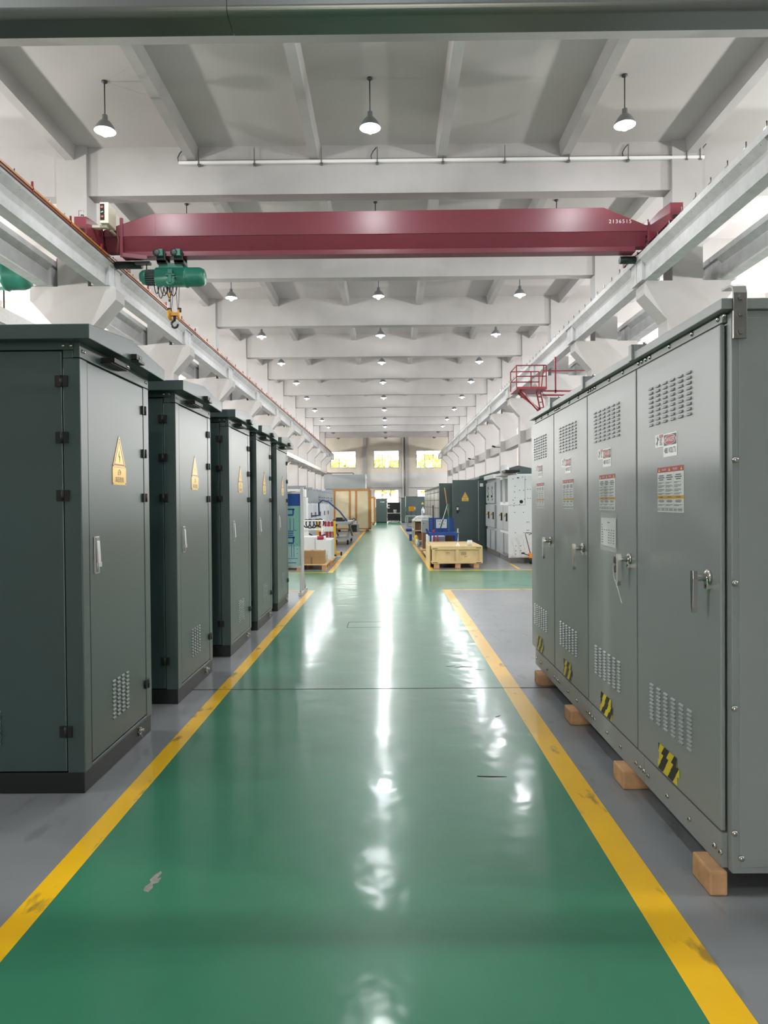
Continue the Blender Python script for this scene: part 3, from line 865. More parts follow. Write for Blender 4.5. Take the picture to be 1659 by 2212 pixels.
for z, dy, a in ((1.180, .0, .1), (1.136, -.006, -.35)):
    m = MB(); c = Vector((kx - .008, ky - .012 + dy, z)); s_, c_ = math.sin(a), math.cos(a)
    ax = Vector((0, c_, s_)); az = Vector((0, -s_, c_))
    m.obox(c, Vector((.004, 0, 0)), ax * .019, az * .017, 0); m.obox(c - az * .034, Vector((.0012, 0, 0)), ax * .005, az * .018, 1)
    m.build('key', [black, steel], ks, bevel=.001)

# ------------------------------------------------------------------ overhead steel frame at the entrance
pf = thing('portal_frame', 'polished steel beam of the portal frame crossing overhead at the very front', 'portal frame', (0, 2.25, 0))
def beamprof(dz):
    r = .024; pts = [(2.307, 3.25), (2.307, 2.995 + dz)]
    for i in range(9):
        a = PI * 1.5 - PI / 2 * i / 8
        pts.append((2.200 + r + r * math.cos(a), 2.995 + dz + r + r * math.sin(a)))
    pts.append((2.200, 3.25)); return pts
m = MB(); m.prism(beamprof(0), 'x', -2.3, -.483); m.build('beam', beamsteel, pf)
m = MB(); m.prism(beamprof(-.0006), 'x', -.481, 2.4); m.build('beam', beamsteel, pf)
for x in (-2.36, 2.46):
    m = MB(); m.box(x - .06, x + .06, 2.2, 2.31, .012, 3.25); m.box(x - .12, x + .12, 2.14, 2.37, 0, .012); m.build('post', steel, pf, bevel=.004)

# ------------------------------------------------------------------ red bridge crane
cr = thing('bridge_crane', 'dark red single-girder bridge crane spanning the hall', 'crane', (-.25, 16.1, 7.09))
m = MB()
m.prism([(-6.23, 7.41), (-6.23, 7.56), (-5.15, 7.905), (4.76, 7.935), (5.72, 7.53), (5.72, 7.41)], 'y', 15.85, 16.35)
m.prism([(15.85, 7.42), (16.35, 7.42), (16.22, 7.125), (16.0, 7.125)], 'x', -6.23, 5.72)
m.box(-5.9, 5.50, 15.99, 16.21, 7.045, 7.13); m.box(-5.9, 5.50, 15.96, 16.24, 7.01, 7.045)
m.build('girder', redcrane, cr, bevel=.006)
m = MB(); m.box(-6.22, 5.71, 15.843, 15.851, 7.412, 7.426)
m.build('weld_seam', redcrane, cr)
for x in (-5.1, -.45, 4.70):
    m = MB(); m.box(x - .004, x + .004, 15.846, 15.852, 7.44, 7.87); m.build('weld_seam', redcrane, cr)
m = MB(); m.text('2136515', .115, (5.12, 15.849, 7.625), (1, 0, 0), (0, 0, 1), 0, lift=.002, space=1.28)
m.build('fleet_number', whites, cr)
for x, ya, nm in ((GX['L'] + .02, 15.02, 'left'), (GX['R'], 14.63, 'right')):
    m = MB()
    m.prism([(ya, 7.17), (ya, 7.53), (ya + .62, 7.60), (16.9, 7.60), (17.6, 7.53), (17.6, 7.17)], 'x', x - .13, x + .13)
    e = m.build('end_carriage', redcrane, cr, bevel=.006)
    for yy in (ya + .22, 17.35):
        w = MB(); w.lathe([(.09, -.05), (.105, -.05), (.105, -.038), (.09, -.034), (.09, .034), (.105, .038), (.105, .05), (.09, .05)], (x, yy, 7.195), (1, 0, 0), 18)
        w.build('wheel', black, e)
    w = MB(); w.box(x - .09, x + .09, ya - .03, ya, 7.20, 7.28); w.build('bumper', black, e, bevel=.01)
    sx = 1 if nm == 'left' else -1
    f = MB(); f.box(x + sx * .131, x + sx * .155, 15.83, 16.37, 7.12, 7.66)
    for q in range(4): f.cyl((x + sx * .155, 15.89, 7.2 + q * .11), (x + sx * .18, 15.89, 7.2 + q * .11), .025, n=6, mi=1)
    f.build('bolted_flange', [redcrane, black], e)
m = MB(); m.cyl((-6.15, 16.3, 6.93), (-5.55, 16.3, 6.93), .085, n=16); m.build('travel_motor', hoistd, cr)
m = MB(); m.cyl((5.60, 16.3, 6.93), (5.25, 16.3, 6.93), .085, n=16); m.build('travel_motor', hoistd, cr)
m = MB(); m.box(-5.86, -5.80, 15.79, 15.85, 6.95, 7.80); m.bar((-5.83, 15.82, 7.0), (-5.3, 15.9, 6.96), .06, .08)
m.build('cable_post', redcrane, cr)
m = MB(); m.tube([(-6.25, 15.7, 7.72), (-6.05, 15.78, 7.66), (-5.92, 15.78, 7.5), (-5.89, 15.78, 7.3), (-5.91, 15.78, 7.02)], .016); m.build('cable', rust, cr)
cb = MB(); cb.box(-6.06, -5.88, 15.2, 15.64, 7.46, 7.90); cb.box(-6.3, -5.95, 15.3, 15.4, 7.40, 7.46); cb.box(-6.0, -5.94, 15.55, 15.86, 7.42, 7.46)
bx = cb.build('control_box', boxgrey, cr, bevel=.01)
q = MB(); q.box(-6.05, -5.96, 15.192, 15.2, 7.52, 7.86)
for i in range(3): q.lathe([(.026, 0), (.030, .012), (.016, .022)], (-6.005, 15.192, 7.79 - i * .10), (0, -1, 0), 14, mi=1 + (i % 2))
q.build('indicator_panel', [black, pinkprint, steel], bx)
q = MB(); q.cyl((-6.42, 15.17, 7.55), (-6.42, 15.17, 7.62), .03, n=10); q.tube([(-6.47, 15.12, 7.58), (-6.47, 15.12, 7.69), (-6.37, 15.12, 7.69), (-6.37, 15.12, 7.58)], .008, 6)
q.build('warning_beacon', steel, cr)

def make_hoist(label):
    """green wire-rope hoist, origin under the girder flange, drum along X"""
    t = thing('wire_rope_hoist', label, 'hoist', (0, 0, 0))
    R = .225
    m = MB(); m.lathe([(.02, -.40), (R - .02, -.40), (R, -.38), (R, .28), (R + .015, .29), (R + .015, .34), (R - .005, .35), (R - .005, .62), (R - .02, .66), (R - .05, .72), (.1, .75), (.02, .75)], (0, 0, -.44), (1, 0, 0), 32)
    m.build('drum_housing', hoistg, t, W=False)
    m = MB(); m.lathe([(.02, 0), (.15, 0), (.165, .02), (.165, .21), (.15, .22), (.02, .22)], (-.62, 0, -.44), (1, 0, 0), 28)
    for i in range(22):
        a = 2 * PI * i / 22; m.bar((-.62, .172 * math.cos(a), -.44 + .172 * math.sin(a)), (-.40, .172 * math.cos(a), -.44 + .172 * math.sin(a)), .014, .022)
    m.build('motor', hoistd, t, W=False)
    m = MB(); m.lathe([(.05, -.17), (.12, -.15), (.165, -.09), (.175, -.02), (.175, .0), (.02, .0)], (-.62, 0, -.44), (1, 0, 0), 28); m.build('fan_cover', hoistg, t, W=False)
    m = MB(); m.prism([(-.33, -.24), (.26, -.24), (.20, -.14), (-.28, -.14)], 'y', -.10, .10); m.build('suspension_plate', hoistg, t, W=False)
    for x in (-.24, .16):
        m = MB(); m.box(x - .10, x + .12, -.14, .14, -.16, -.08); m.box(x - .09, x + .11, -.20, -.16, -.14, .10); m.box(x - .09, x + .11, .16, .20, -.14, .10); m.box(x - .09, x + .11, -.2, .2, -.14, -.10)
        tr = m.build('trolley_frame', hoistd, t, W=False)
        for sy in (-1, 1):
            w = MB(); w.lathe([(.075, 0), (.09, 0), (.09, .015), (.07, .02), (.07, .05)], (x + .01, sy * .16, .075), (0, -sy, 0), 20); w.build('trolley_wheel', hoistd, tr, W=False)
        w = MB(); w.lathe([(.03, 0), (.075, 0), (.085, .015), (.085, .06), (.075, .065)], (x - .06, -.31, .04), (0, 1, 0), 20, mi=1)
        w.lathe([(.078, .06), (.078, .15)], (x - .06, -.31, .04), (0, 1, 0), 20); w.box(x - .02, x + .08, -.30, -.20, -.03, .12)
        w.build('trolley_motor', [hoistg, hoistd], tr, W=False)
    m = MB(); m.box(-.05, .05, -R - .07, -R - .0, -.44, -.34); m.box(-.10, .10, -R - .06, -R + .02, -.48, -.44); m.box(-.035, .035, -R - .075, -R - .05, -.64, -.46)
    m.lathe([(.055, 0), (.095, 0), (.10, .008), (.10, .022), (.095, .03), (.055, .03)], (0, -R - .05, -.60), (0, 1, 0), 22)
    m.build('rope_guide', hoistg, t, W=False)
    return t
def hook_block(t, x, y, z0, z):
    for dx in (-.09, .035, .12, -.01):
        m = MB(); m.cyl((x + dx, y, z0), (x + (-.07 if dx < 0 else .07) + dx * .2, y, z + .06), .007, n=6); m.build('rope', rope, t, W=False)
    m = MB()
    for sx in (-1, 1):
        m.lathe([(.03, -.022), (.12, -.022), (.125, -.012), (.125, .012), (.12, .022), (.03, .022)], (x + sx * .095, y, z - .02), (1, .25 * sx, 0), 22)
        m.lathe([(.035, -.03), (.045, -.03), (.045, .06)], (x + sx * .12, y, z + .075), (0, 0, 1), 10, mi=1)
    m.box(x - .075, x + .075, y - .05, y + .05, z - .045, z + .03)
    hb = m.build('hook_block', [hookyel, black], t, W=False)
    h = MB(); pts = [(x, y, z - .03), (x, y, z - .13)]
    c = Vector((x + .005, y, z - .235))
    for i in range(13):
        a = math.radians(112 - i * 25.0 - 22); a = math.radians(95) + math.radians(265) * i / 12
        pts.append((c.x + .075 * math.cos(a), y, c.z + .082 * math.sin(a)))
    h.tube(pts, .026, 9); h.cyl((x, y, z - .04), (x, y, z - .15), .032, n=12)
    h.build('hook', black, hb, W=False)
hz = make_hoist('green wire-rope hoist with yellow hook block hanging under the red crane girder')
hook_block(hz, .02, -.03, -.62, -1.30)
# control cable loops
random.seed(5)
for i in range(6):
    x0 = -.45 + i * .07; x1 = x0 + .12 + .03 * (i % 3); dz = .20 + .05 * ((i * 2) % 3)
    m = MB(); m.tube([(x0 + (x1 - x0) * q / 8, -.02 + .03 * (i % 2), -.62 - dz * math.sin(PI * q / 8) ** .7) for q in range(9)], .011, 6); m.build('cable_loop', rubber, hz, W=False)
m = MB(); m.tube([(-.10, 0, -.68), (-.10, 0, -.80)], .012, 6); m.box(-.125, -.075, -.02, .02, -.95, -.80, 1); m.box(-.12, -.08, -.016, .016, -1.0, -.95, 0)
m.build('limit_switch', [rubber, hookyel], hz, W=False)
m = MB(); m.tube([(-.66, .1, -.12), (-.66, .1, -.2), (-.64, .05, -.34)], .012, 6); m.box(-.9, -.55, -.02, .12, -.12, -.06)
m.build('cable_bracket', black, hz, W=False)
hz.location = (-4.78, 16.1, 7.005); hz.scale = (.96, .96, .96)

c2 = thing('bridge_crane', 'partly hidden bridge crane of the neighbouring bay on the left', 'crane', (-14, 17.7, 7.09))
m = MB(); m.prism([(-19.6, 7.75), (-9.3, 7.75), (-8.02, 7.30), (-8.02, 7.42), (-9.3, 8.05), (-19.6, 8.05)], 'y', 17.45, 17.95); m.build('girder', redcrane, c2, bevel=.01)
m = MB(); m.box(GX['LO'] - .13, GX['LO'] + .13, 17.05, 18.35, 7.10, 7.36); m.box(-8.02, GX['LO'] - .131, 17.45, 17.95, 7.15, 7.36); m.build('end_carriage', redcrane, c2, bevel=.01)
h2 = make_hoist('large green wire-rope hoist half hidden behind the left girders')
m = MB(); m.cyl((-.02, -.1, -.69), (-.02, -.1, -1.75), .012, n=6); m.cyl((.30, -.1, -.69), (.30, -.1, -1.75), .012, n=6); m.build('rope', rope, h2, W=False)
hook_block(h2, .1, -.05, -1.2, -1.85)
h2.scale = (1.4, 1.4, 1.4)
h2.location = (-9.80, 17.7, 7.74)

# ------------------------------------------------------------------ services
cd = thing('conduit_run', 'white cable conduit clipped along the first ceiling beam before the crane', 'conduit', (1.3, 16.1, 9.15))
yb = colY(0) - .18
m = MB(); m.box(-4.65, 7.1, yb - .10, yb - .03, 9.125, 9.185); m.box(-4.62, 7.1, yb - .09, yb - .085, 9.205, 9.212, 1); m.build('trunking', [whites, pipem], cd, bevel=.006)
for x in (-4.2, -2.95, -1.45, -.2, 1.27, 2.65, 4.08, 5.4, 6.7, 7.0):
    m = MB(); m.box(x - .008, x + .008, yb - .115, yb - .10, 9.09, 9.46); m.box(x - .03, x + .03, yb - .11, yb - .02, 9.09, 9.12); m.build('hanger', steel, cd)
for x in (-4.66, -.32, 5.3, 7.05):
    m = MB(); m.tube([(x, yb - .06, 9.19), (x - .02, yb - .06, 9.28), (x + .03, yb - .06, 9.38), (x + .10, yb - .06, 9.46)], .012, 6); m.build('cable_tail', pipem, cd)

def cable_tray(x, name, label):
    t = thing('cable_tray', label, 'cable tray', (x, 40, 4.3))
    m = MB(); m.box(x - .15, x + .15, 2, 79, 4.40, 4.42); m.box(x - .16, x - .14, 2, 79, 4.40, 4.64); m.box(x + .14, x + .16, 2, 79, 4.40, 4.64)
    m.build('tray', steel, t)
    m = MB()
    for i in range(5): m.tube([(x - .1 + i * .045, 2 + q * 7, 4.44 + .006 * math.sin(q * 3 + i)) for q in range(12)], .017, 6)
    m.build('cables', rubber, t)['kind'] = 'stuff'
    for k in list(KS)[1:]:
        yk = colY(k)
        m = MB(); m.bar((x + .15, yk, 4.38), (XL + .46, yk, 4.38), .05, .04); m.bar((x + .1, yk, 4.36), (XL + .47, yk, 3.95), .03, .03)
        m.build('bracket', zinc, t)
    return t
cable_tray(-6.25, 'cable_tray', 'steel cable tray on brackets along the left columns')
cw = thing('ceiling_pipe', 'pair of white pipes rising up the end wall beside the middle window', 'pipe', (2.4, 81.8, 0))
m = MB(); m.cyl((1.62, 81.7, 0), (1.62, 81.7, 9.0), .07, n=10); m.build('pipe', whites, cw)
m = MB(); m.cyl((1.80, 81.75, 0), (1.80, 81.75, 9.0), .04, n=10); m.box(1.3, 1.85, 81.65, 81.75, 5.1, 5.18); m.build('pipe', steel, cw)
# small gadgets fixed on the right columns
for k, z in ((4, 4.55), (6, 4.6)):
    m = MB(); x = XR - .46; y = colY(k) - .2
    m.tube([(x, y, z), (x - .3, y, z + .02)], .02, 6); m.cyl((x - .3, y - .03, z + .02), (x - .48, y - .06, z + .07), .05, n=10)
    t = m.build('security_camera', black); tag(t, 'small dark security camera on a bracket on the right column, %s' % ('the nearer one' if k == 4 else 'the farther one'), 'camera', 'security cameras on the right columns')

# ------------------------------------------------------------------ red access platform by the right girder
pl = thing('access_platform', 'dark red steel access platform with railings below the right crane girder', 'platform', (4.8, 24.6, 4.6))
m = MB(); m.box(4.28, 5.30, 24.0, 25.2, 5.25, 5.33); m.build('deck', reddeep, pl)
m = MB(); w = .035
P4 = [(4.29, 24.02), (5.28, 24.02), (5.28, 25.18), (4.29, 25.18)]
for x, y in P4: m.bar((x, y, 5.33), (x, y, 6.04), w, w)
for z in (5.68, 6.04):
    for i in range(4):
        if i == 1: continue
        a, c = P4[i], P4[(i + 1) % 4]; m.bar((a[0], a[1], z), (c[0], c[1], z), w, w)
m.bar((5.12, 24.02, 5.33), (5.20, 24.02, 6.04), w, w); m.bar((5.0, 25.18, 5.33), (5.0, 25.18, 6.04), w, w)
m.build('railing', reddeep, pl)
m = MB(); m.bar((4.45, 24.2, 5.25), (5.22, 24.9, 4.62), .06, .06); m.bar((4.5, 24.9, 5.25), (5.35, 24.9, 4.60), .06, .06); m.build('brace', reddeep, pl)
m = MB()
for dx in (0, .14): m.bar((5.10 + dx, 24.7, 5.25), (5.32 + dx, 24.95, 4.45), .04, .04)
for q in range(4): m.bar((5.13 + q * .06, 24.74 + q * .06, 5.1 - q * .18), (5.27 + q * .06, 24.74 + q * .06, 5.1 - q * .18), .03, .03)
m.build('ladder', reddeep, pl)
m = MB(); m.bar((5.28, 24.6, 5.96), (7.6, 24.6, 5.96), .035, .035); m.bar((5.28, 24.6, 5.28), (7.6, 24.6, 5.24), .05, .05); m.bar((5.28, 24.9, 5.18), (7.6, 24.9, 5.15), .05, .05)
m.build('support_rail', reddeep, pl)
m = MB(); m.bar((5.72, 24.6, 5.2), (5.72, 24.6, 6.43), .05, .05); m.bar((7.5, 24.6, 5.2), (7.5, 24.6, 6.43), .05, .05); m.build('hanger', reddeep, pl)

gr = thing('guard_rail', 'small dark red guard rail hanging below the left girders behind the green cabinets', 'guard rail', (-7.7, 25.5, 5.7))
for x in (-7.92, -7.52): m = MB(); m.bar((x, 25.5, 5.6), (x, 25.5, 6.43), .04, .04); m.build('post', reddeep, gr)
for z in (5.62, 5.98): m = MB(); m.bar((-7.94, 25.5, z), (-7.5, 25.5, z), .04, .04); m.build('rail', reddeep, gr)

# ------------------------------------------------------------------ banner stand
bn = thing('banner_stand', 'aluminium stand holding a blue and teal banner beside the last green cabinet', 'banner stand', (-1.75, 12.05, 0))
for x in (-1.455, -2.25):
    m = MB(); m.box(x - .025, x + .025, 11.98, 12.03, .05, 1.77); m.box(x - .03, x + .03, 11.62, 12.42, .0, .05)
    m.bar((x, 11.70, .05), (x, 12.0, .50), .03, .03); m.bar((x, 12.32, .05), (x, 12.0, .50), .03, .03); m.build('upright', alu, bn, bevel=.004)
m = MB()
for z in (1.66, .42): m.box(-2.225, -1.48, 11.99, 12.02, z, z + .04)
m.build('cross_bar', alu, bn, bevel=.003)
m = MB(); m.box(-2.225, -1.485, 11.998, 12.008, .46, 1.66, 0)
y = 11.9972; r = Vector((1, 0, 0)); u = Vector((0, 0, 1)); n = Vector((0, -1, 0))
def Bq(a0, a1, b0, b1, mi, l=0.0): m.poly([(a0, y - l, b0), (a1, y - l, b0), (a1, y - l, b1), (a0, y - l, b1)], mi)
Bq(-2.225, -1.485, 1.46, 1.66, 1)
Bq(-2.225, -1.485, .46, .78, 3)
for zc in (1.37, .90):
    Bq(-1.70, -1.58, zc + .02, zc + .045, 1, .0005); Bq(-1.615, -1.59, zc - .05, zc + .045, 1, .0005); Bq(-1.70, -1.60, zc - .075, zc - .05, 1, .0005)
for x in (-1.66, -1.60): Bq(x, x + .008, 1.05, 1.25, 1, .0005)
Bq(-1.75, -1.54, 1.045, 1.053, 1, .0005)
for x in (-1.64, -1.60): Bq(x, x + .008, .60, .82, 1, .0005)
Bq(-1.75, -1.53, .575, .583, 1, .0005)
for z in (1.02, .99, .96): Bq(-1.70, -1.60, z, z + .014, 1, .0005)
Bq(-1.72, -1.56, .50, .512, 1, .0005)
for z in (.66, .73, .81): Bq(-1.55, -1.53, z, z + .008, 1, .0005)
m.build('banner_panel', [bannerteal, bannerblue, whites, bannerpale], bn)

# ------------------------------------------------------------------ second block, left side
def pallet(name, label, x0, x1, y0, y1, grp='wooden pallets'):
    t = thing(name, label, 'pallet', ((x0 + x1) / 2, (y0 + y1) / 2, 0), group=grp)
    m = MB(); n = 7; w = (y1 - y0) / n
    for i in range(n): m.box(x0, x1, y0 + i * w + .008, y0 + (i + 1) * w - .008, .108, .128)
    m.build('deck', pine, t)
    m = MB()
    for x in (x0 + .05, (x0 + x1) / 2, x1 - .05):
        for y in (y0 + .07, (y0 + y1) / 2, y1 - .07): m.box(x - .05, x + .05, y - .06, y + .06, .02, .088)
        m.box(x - .05, x + .05, y0 + .005, y1 - .005, .0885, .1075); m.box(x - .05, x + .05, y0 + .005, y1 - .005, 0, .0195)
    m.build('bearers', timber, t)
    return t
pallet('wooden_pallet', 'wooden pallet under the brown carton beside the banner stand', -2.65, -1.42, 16.12, 17.25)
pallet('wooden_pallet', 'wooden pallet under the white metal cabinets', -2.65, -1.38, 17.32, 18.5)
def cartonbox(name, label, x0, x1, y0, y1, z0, z1, m_, grp=None, cat='carton'):
    m = MB(); m.box(x0, x1, y0, y1, z0, z1, 0)
    xm = (x0 + x1) / 2
    m.box(xm - .025, xm + .025, y0 - .002, y1 + .002, z1, z1 + .0015, 1); m.box(x0, x1, y0 - .0015, y0, z0 + (z1 - z0) * .52, z0 + (z1 - z0) * .53, 1)
    m.box(xm - .02, xm + .02, y0 - .0025, y0 - .001, z0, z0 + (z1 - z0) * .5, 1)
    o = m.build(name, [m_, carton2], bevel=.004); return tag(o, label, cat, grp)
cartonbox('cardboard_carton', 'brown cardboard carton on the pallet beside the banner stand', -2.05, -1.465, 16.18, 16.52, .129, .425, carton)
# film-wrapped parts
def wrapped(name, label, c, r, grp=None, seed=1, cat='wrapped parts'):
    random.seed(seed); bm = bmesh.new(); bmesh.ops.create_icosphere(bm, subdivisions=4, radius=1.0)
    from mathutils import noise
    for v in bm.verts:
        k = 1 + .22 * noise.noise(v.co * 2.6 + Vector((seed, 0, 0))) + .08 * noise.noise(v.co * 9)
        q = v.co * k; s = max(abs(q.x), abs(q.y), abs(q.z)); q *= (1 + .25 * (1 - s))
        v.co = Vector((q.x * r[0], q.y * r[1], max(q.z * r[2], -r[2] * .8)))
    me = bpy.data.meshes.new(name); bm.to_mesh(me); bm.free(); me.materials.append(foil)
    o = bpy.data.objects.new(name, me); COL.objects.link(o); o.location = (c[0], c[1], c[2] + r[2] * .8)
    return tag(o, label, cat, grp)
wrapped('wrapped_parts', 'heap of silvery film-wrapped parts on the pallet beside the brown carton', (-1.58, 16.84, .129), (.13, .28, .16), seed=2)
def metal_box(name, label, x0, x1, y0, y1, z0, z1, m_, holes=True):
    t = thing(name, label, 'metal cabinet', ((x0 + x1) / 2, (y0 + y1) / 2, z0))
    m = MB(); m.box(x0, x1, y0, y1, z0, z1); m.build('body', m_, t, bevel=.008)
    m = MB(); m.box(x0 + .02, x1 - .02, y0 - .008, y0, z0 + .02, z1 - .03); p = m.build('cover', m_, t, bevel=.003)
    if holes:
        q = MB(); q.cyl((x0 + .05, y0 - .008, z1 - .10), (x0 + .05, y0 - .013, z1 - .10), .014, n=12); q.build('lock', black, p)
    return t
metal_box('metal_cabinet', 'white metal cabinet lying on the rear pallet, the one nearer the banner stand', -2.20, -1.785, 17.42, 18.3, .129, .68, switchw)
metal_box('metal_cabinet', 'white metal cabinet on the pallet with the red insulator on top', -1.78, -1.40, 17.36, 18.3, .129, .615, switchw, False)
m = MB(); m.lathe([(.02, 0), (.045, 0), (.045, .14), (.03, .15), (.03, .16)], (-1.745, 17.42, .661), (1, 0, 0), 16); m.lathe([(.02, .16), (.05, .16), (.05, .18), (.03, .185), (.045, .19), (.045, .205)], (-1.745, 17.42, .661), (1, 0, 0), 12, mi=1)
t = m.build('post_insulator', [redslat, whites]); tag(t, 'red cylindrical insulator with pale cap lying on a white cabinet', 'insulator')
# cable cart
ct = thing('cable_cart', 'white tube cart heaped with black cables behind the white cabinets', 'cart', (-2.05, 19.2, 0))
m = MB()
for x in (-2.30, -1.78):
    for y in (19.0, 19.5): m.cyl((x, y, .08), (x, y, 1.05), .018, n=8)
for z in (.42, .80, 1.04):
    for y in (19.0, 19.5): m.cyl((-2.30, y, z), (-1.78, y, z), .018, n=8)
    for x in (-2.3, -1.78): m.cyl((x, 19.0, z), (x, 19.5, z), .018, n=8)
m.build('frame', whites, ct)
m = MB(); m.box(-2.3, -1.78, 19.0, 19.5, .80, .815); m.box(-2.3, -1.78, 19.0, 19.5, .42, .435); m.build('shelf', whites, ct)
for x in (-2.3, -1.78):
    for y in (19.0, 19.5): m = MB(); m.lathe([(.01, -.02), (.05, -.02), (.05, .02), (.01, .02)], (x, y, .05), (1, 0, 0), 12); m.build('caster', rubber, ct)
random.seed(9)
for j in range(5):
    m = MB(); cx = -2.2 + j * .085; cz = .95 + .03 * random.random()
    rr = .09 + .03 * random.random()
    m.tube([(cx + rr * math.cos(a) * .9, 19.1 + .07 * j + .03 * math.sin(2 * a), cz + rr * math.sin(a)) for a in [2 * PI * i / 18 for i in range(19)]], .016, 6)
    t = m.build('cable_coil', rubber); tag(t, 'coil of black cable on the white cart behind the white cabinets', 'cable', 'black cable coils on the white cart')
m = MB(); m.tube([(-2.12, 18.95, .70), (-1.98, 18.95, .62), (-1.8, 18.95, .63), (-1.68, 18.95, .68)], .02, 6); m.box(-2.28, -2.12, 18.92, 19.0, .63, .74, 1)
t = m.build('plug_connector', [rubber, whites]); tag(t, 'white boxy plug with a thick black lead hanging off the cart', 'plug')
# folding barrier
br = thing('folding_barrier', 'folded red and white safety barrier between two yellow posts', 'barrier', (-1.7, 19.75, 0))
for x in (-1.965, -1.50):
    m = MB(); m.box(x - .03, x + .03, 19.72, 19.78, .06, 1.02, 0); m.box(x - .034, x + .034, 19.715, 19.785, 1.02, 1.05, 1); m.build('post', [yelpost, black], br, bevel=.004)
m = MB(); m.box(-1.54, -1.34, 19.70, 19.80, .07, .15, 0); m.box(-1.34, -1.30, 19.69, 19.81, .06, .16, 1); m.cyl((-1.50, 19.5, .06), (-1.50, 20.0, .06), .04, n=10, mi=1); m.build('foot', [yelpost, rubber], br, bevel=.004)
for i in range(9):
    x = -1.915 + i * .046; dx = .022 * (1 if i % 2 else -1)
    m = MB()
    for z0, z1, mi in ((.56, .72, 0), (.72, .86, 1), (.86, 1.0, 0)):
        f0 = (z0 - .56) / .44; f1 = (z1 - .56) / .44
        m.bar((x - dx + 2 * dx * f0, 19.75 - .004 * (i % 2), z0), (x - dx + 2 * dx * f1, 19.75 - .004 * (i % 2), z1), .008, .05, mi)
    m.build('slat', [redslat, whites], br)
for z in (.60, .96): m = MB(); m.cyl((-1.97, 19.77, z), (-1.5, 19.77, z), .009, n=6); m.build('rail', steel, br)

# row of grey switchgear with opened instrument doors
ys = [25.1, 27.3, 29.3, 30.9, 33.0, 35.2, 37.3]
for i, y in enumerate(ys):
    t = thing('instrument_cabinet', 'x', 'switchgear', (-3.6, y, 0), group='grey switchgear with opened instrument doors')
    t['label'] = 'tall grey switchgear with its instrument door swung open, ' + ['first behind the banner stand', 'second behind the banner stand', 'third behind the banner stand', 'the middle one of seven', 'third from the plywood crate', 'second from the plywood crate', 'next to the big plywood crate'][i]
    d = 1.15 if i < 6 else .55
    m = MB(); m.box(-5.0, -3.55, y + .03, y + d, 0, 2.05); m.build('body', switchw, t, bevel=.01)
    m = MB(); m.box(-3.548, -2.90, y - .015, y + .015, 1.50, 2.12 - .012 * i)
    dr = m.build('instrument_door', switchg, t, bevel=.004)
    q = MB()
    if i < 2:
        for z in (1.96, 1.82):
            q.box(-3.27, -3.13, y - .03, y - .015, z - .06, z + .06, 0); q.box(-3.255, -3.145, y - .032, y - .03, z - .035, z + .05, 1)
        q.box(-3.26, -3.15, y - .025, y - .015, 1.69, 1.74, 2)
    for zz in (1.55, 2.02): 
        for xx in (-2.94, -3.05): q.cyl((xx, y - .015, zz), (xx, y - .024, zz), .013, n=8, mi=2)
    random.seed(i)
    if i > 2:
        for r_ in range(6): q.box(-3.2 + .1 * (r_ % 3), -3.15 + .1 * (r_ % 3), y - .02, y - .015, 1.62 + .12 * (r_ // 3), 1.65 + .12 * (r_ // 3), 2)
    q.build('meters', [greyprint, whitep, black], dr)
    m = MB(); m.box(-3.548, -3.10, y - .012, y + .012, .12, 1.44); ld = m.build('lower_door', switchw, t, bevel=.004)
    q = MB(); q.box(-3.17, -3.14, y - .035, y - .012, .92, 1.12); q.build('door_handle', black, ld)
# device on the first instrument cabinet, hanging in front
t = thing('relay_tester', 'white relay test set with a small screen on top of a case behind the banner', 'test set', (-2.6, 22.0, 0))
m = MB(); m.box(-3.1, -2.50, 21.6, 22.2, 0, 1.68); m.build('stand', switchw, t, bevel=.01)
m = MB(); m.box(-3.1, -2.52, 21.58, 22.0, 1.685, 1.93); bb = m.build('case', whites, t, bevel=.02)
q = MB(); q.box(-2.98, -2.80, 21.572, 21.58, 1.76, 1.87, 0)
for x in (-2.74, -2.70, -2.66): q.box(x, x + .02, 21.574, 21.58, 1.80, 1.82, 1)
q.build('screen', [greyprint, black], bb)
m = MB(); m.tube([(-2.9, 27.0, 1.02), (-2.62, 26.9, 1.05), (-2.60, 26.6, 1.5), (-2.45, 26.5, 1.62), (-2.22, 26.4, 1.55), (-1.80, 26.2, 1.2), (-1.52, 26.05, .85)], .03, 8)
t = m.build('hose', bluehose); tag(t, 'dark blue hose arching over to the scissor lift table', 'hose')
# scissor lift table
lt = thing('scissor_lift_table', 'grey scissor lift table on casters in front of the open switchgear', 'lift table', (-1.75, 27, 0))
m = MB(); m.box(-2.15, -1.42, 25.8, 28.6, .17, .23); m.build('base', switchg, lt, bevel=.01)
for x in (-2.05, -1.5):
    m = MB(); m.bar((x, 26.0, .25), (x, 28.2, .74), .07, .06); m.build('scissor_arm', switchg, lt)
    m = MB(); m.bar((x + .05, 28.2, .25), (x + .05, 26.0, .74), .07, .06); m.build('scissor_arm', switchg, lt)
for x in (-2.08, -1.5):
    for y in (25.95, 28.4): m = MB(); m.lathe([(.01, -.03), (.085, -.03), (.085, .03), (.01, .03)], (x, y, .085), (1, 0, 0), 14); m.build('caster', rubber, lt)
m = MB(); m.box(-2.2, -1.38, 25.7, 28.7, .75, .83); m.build('platform', switchg, lt, bevel=.01)
m = MB(); m.box(-2.05, -1.62, 26.2, 27.0, .83, .90); m.box(-1.95, -1.7, 26.3, 26.8, .90, .97)
t = m.build('dark_component', black, bevel=.01); tag(t, 'flat black component lying on the scissor lift table', 'component')
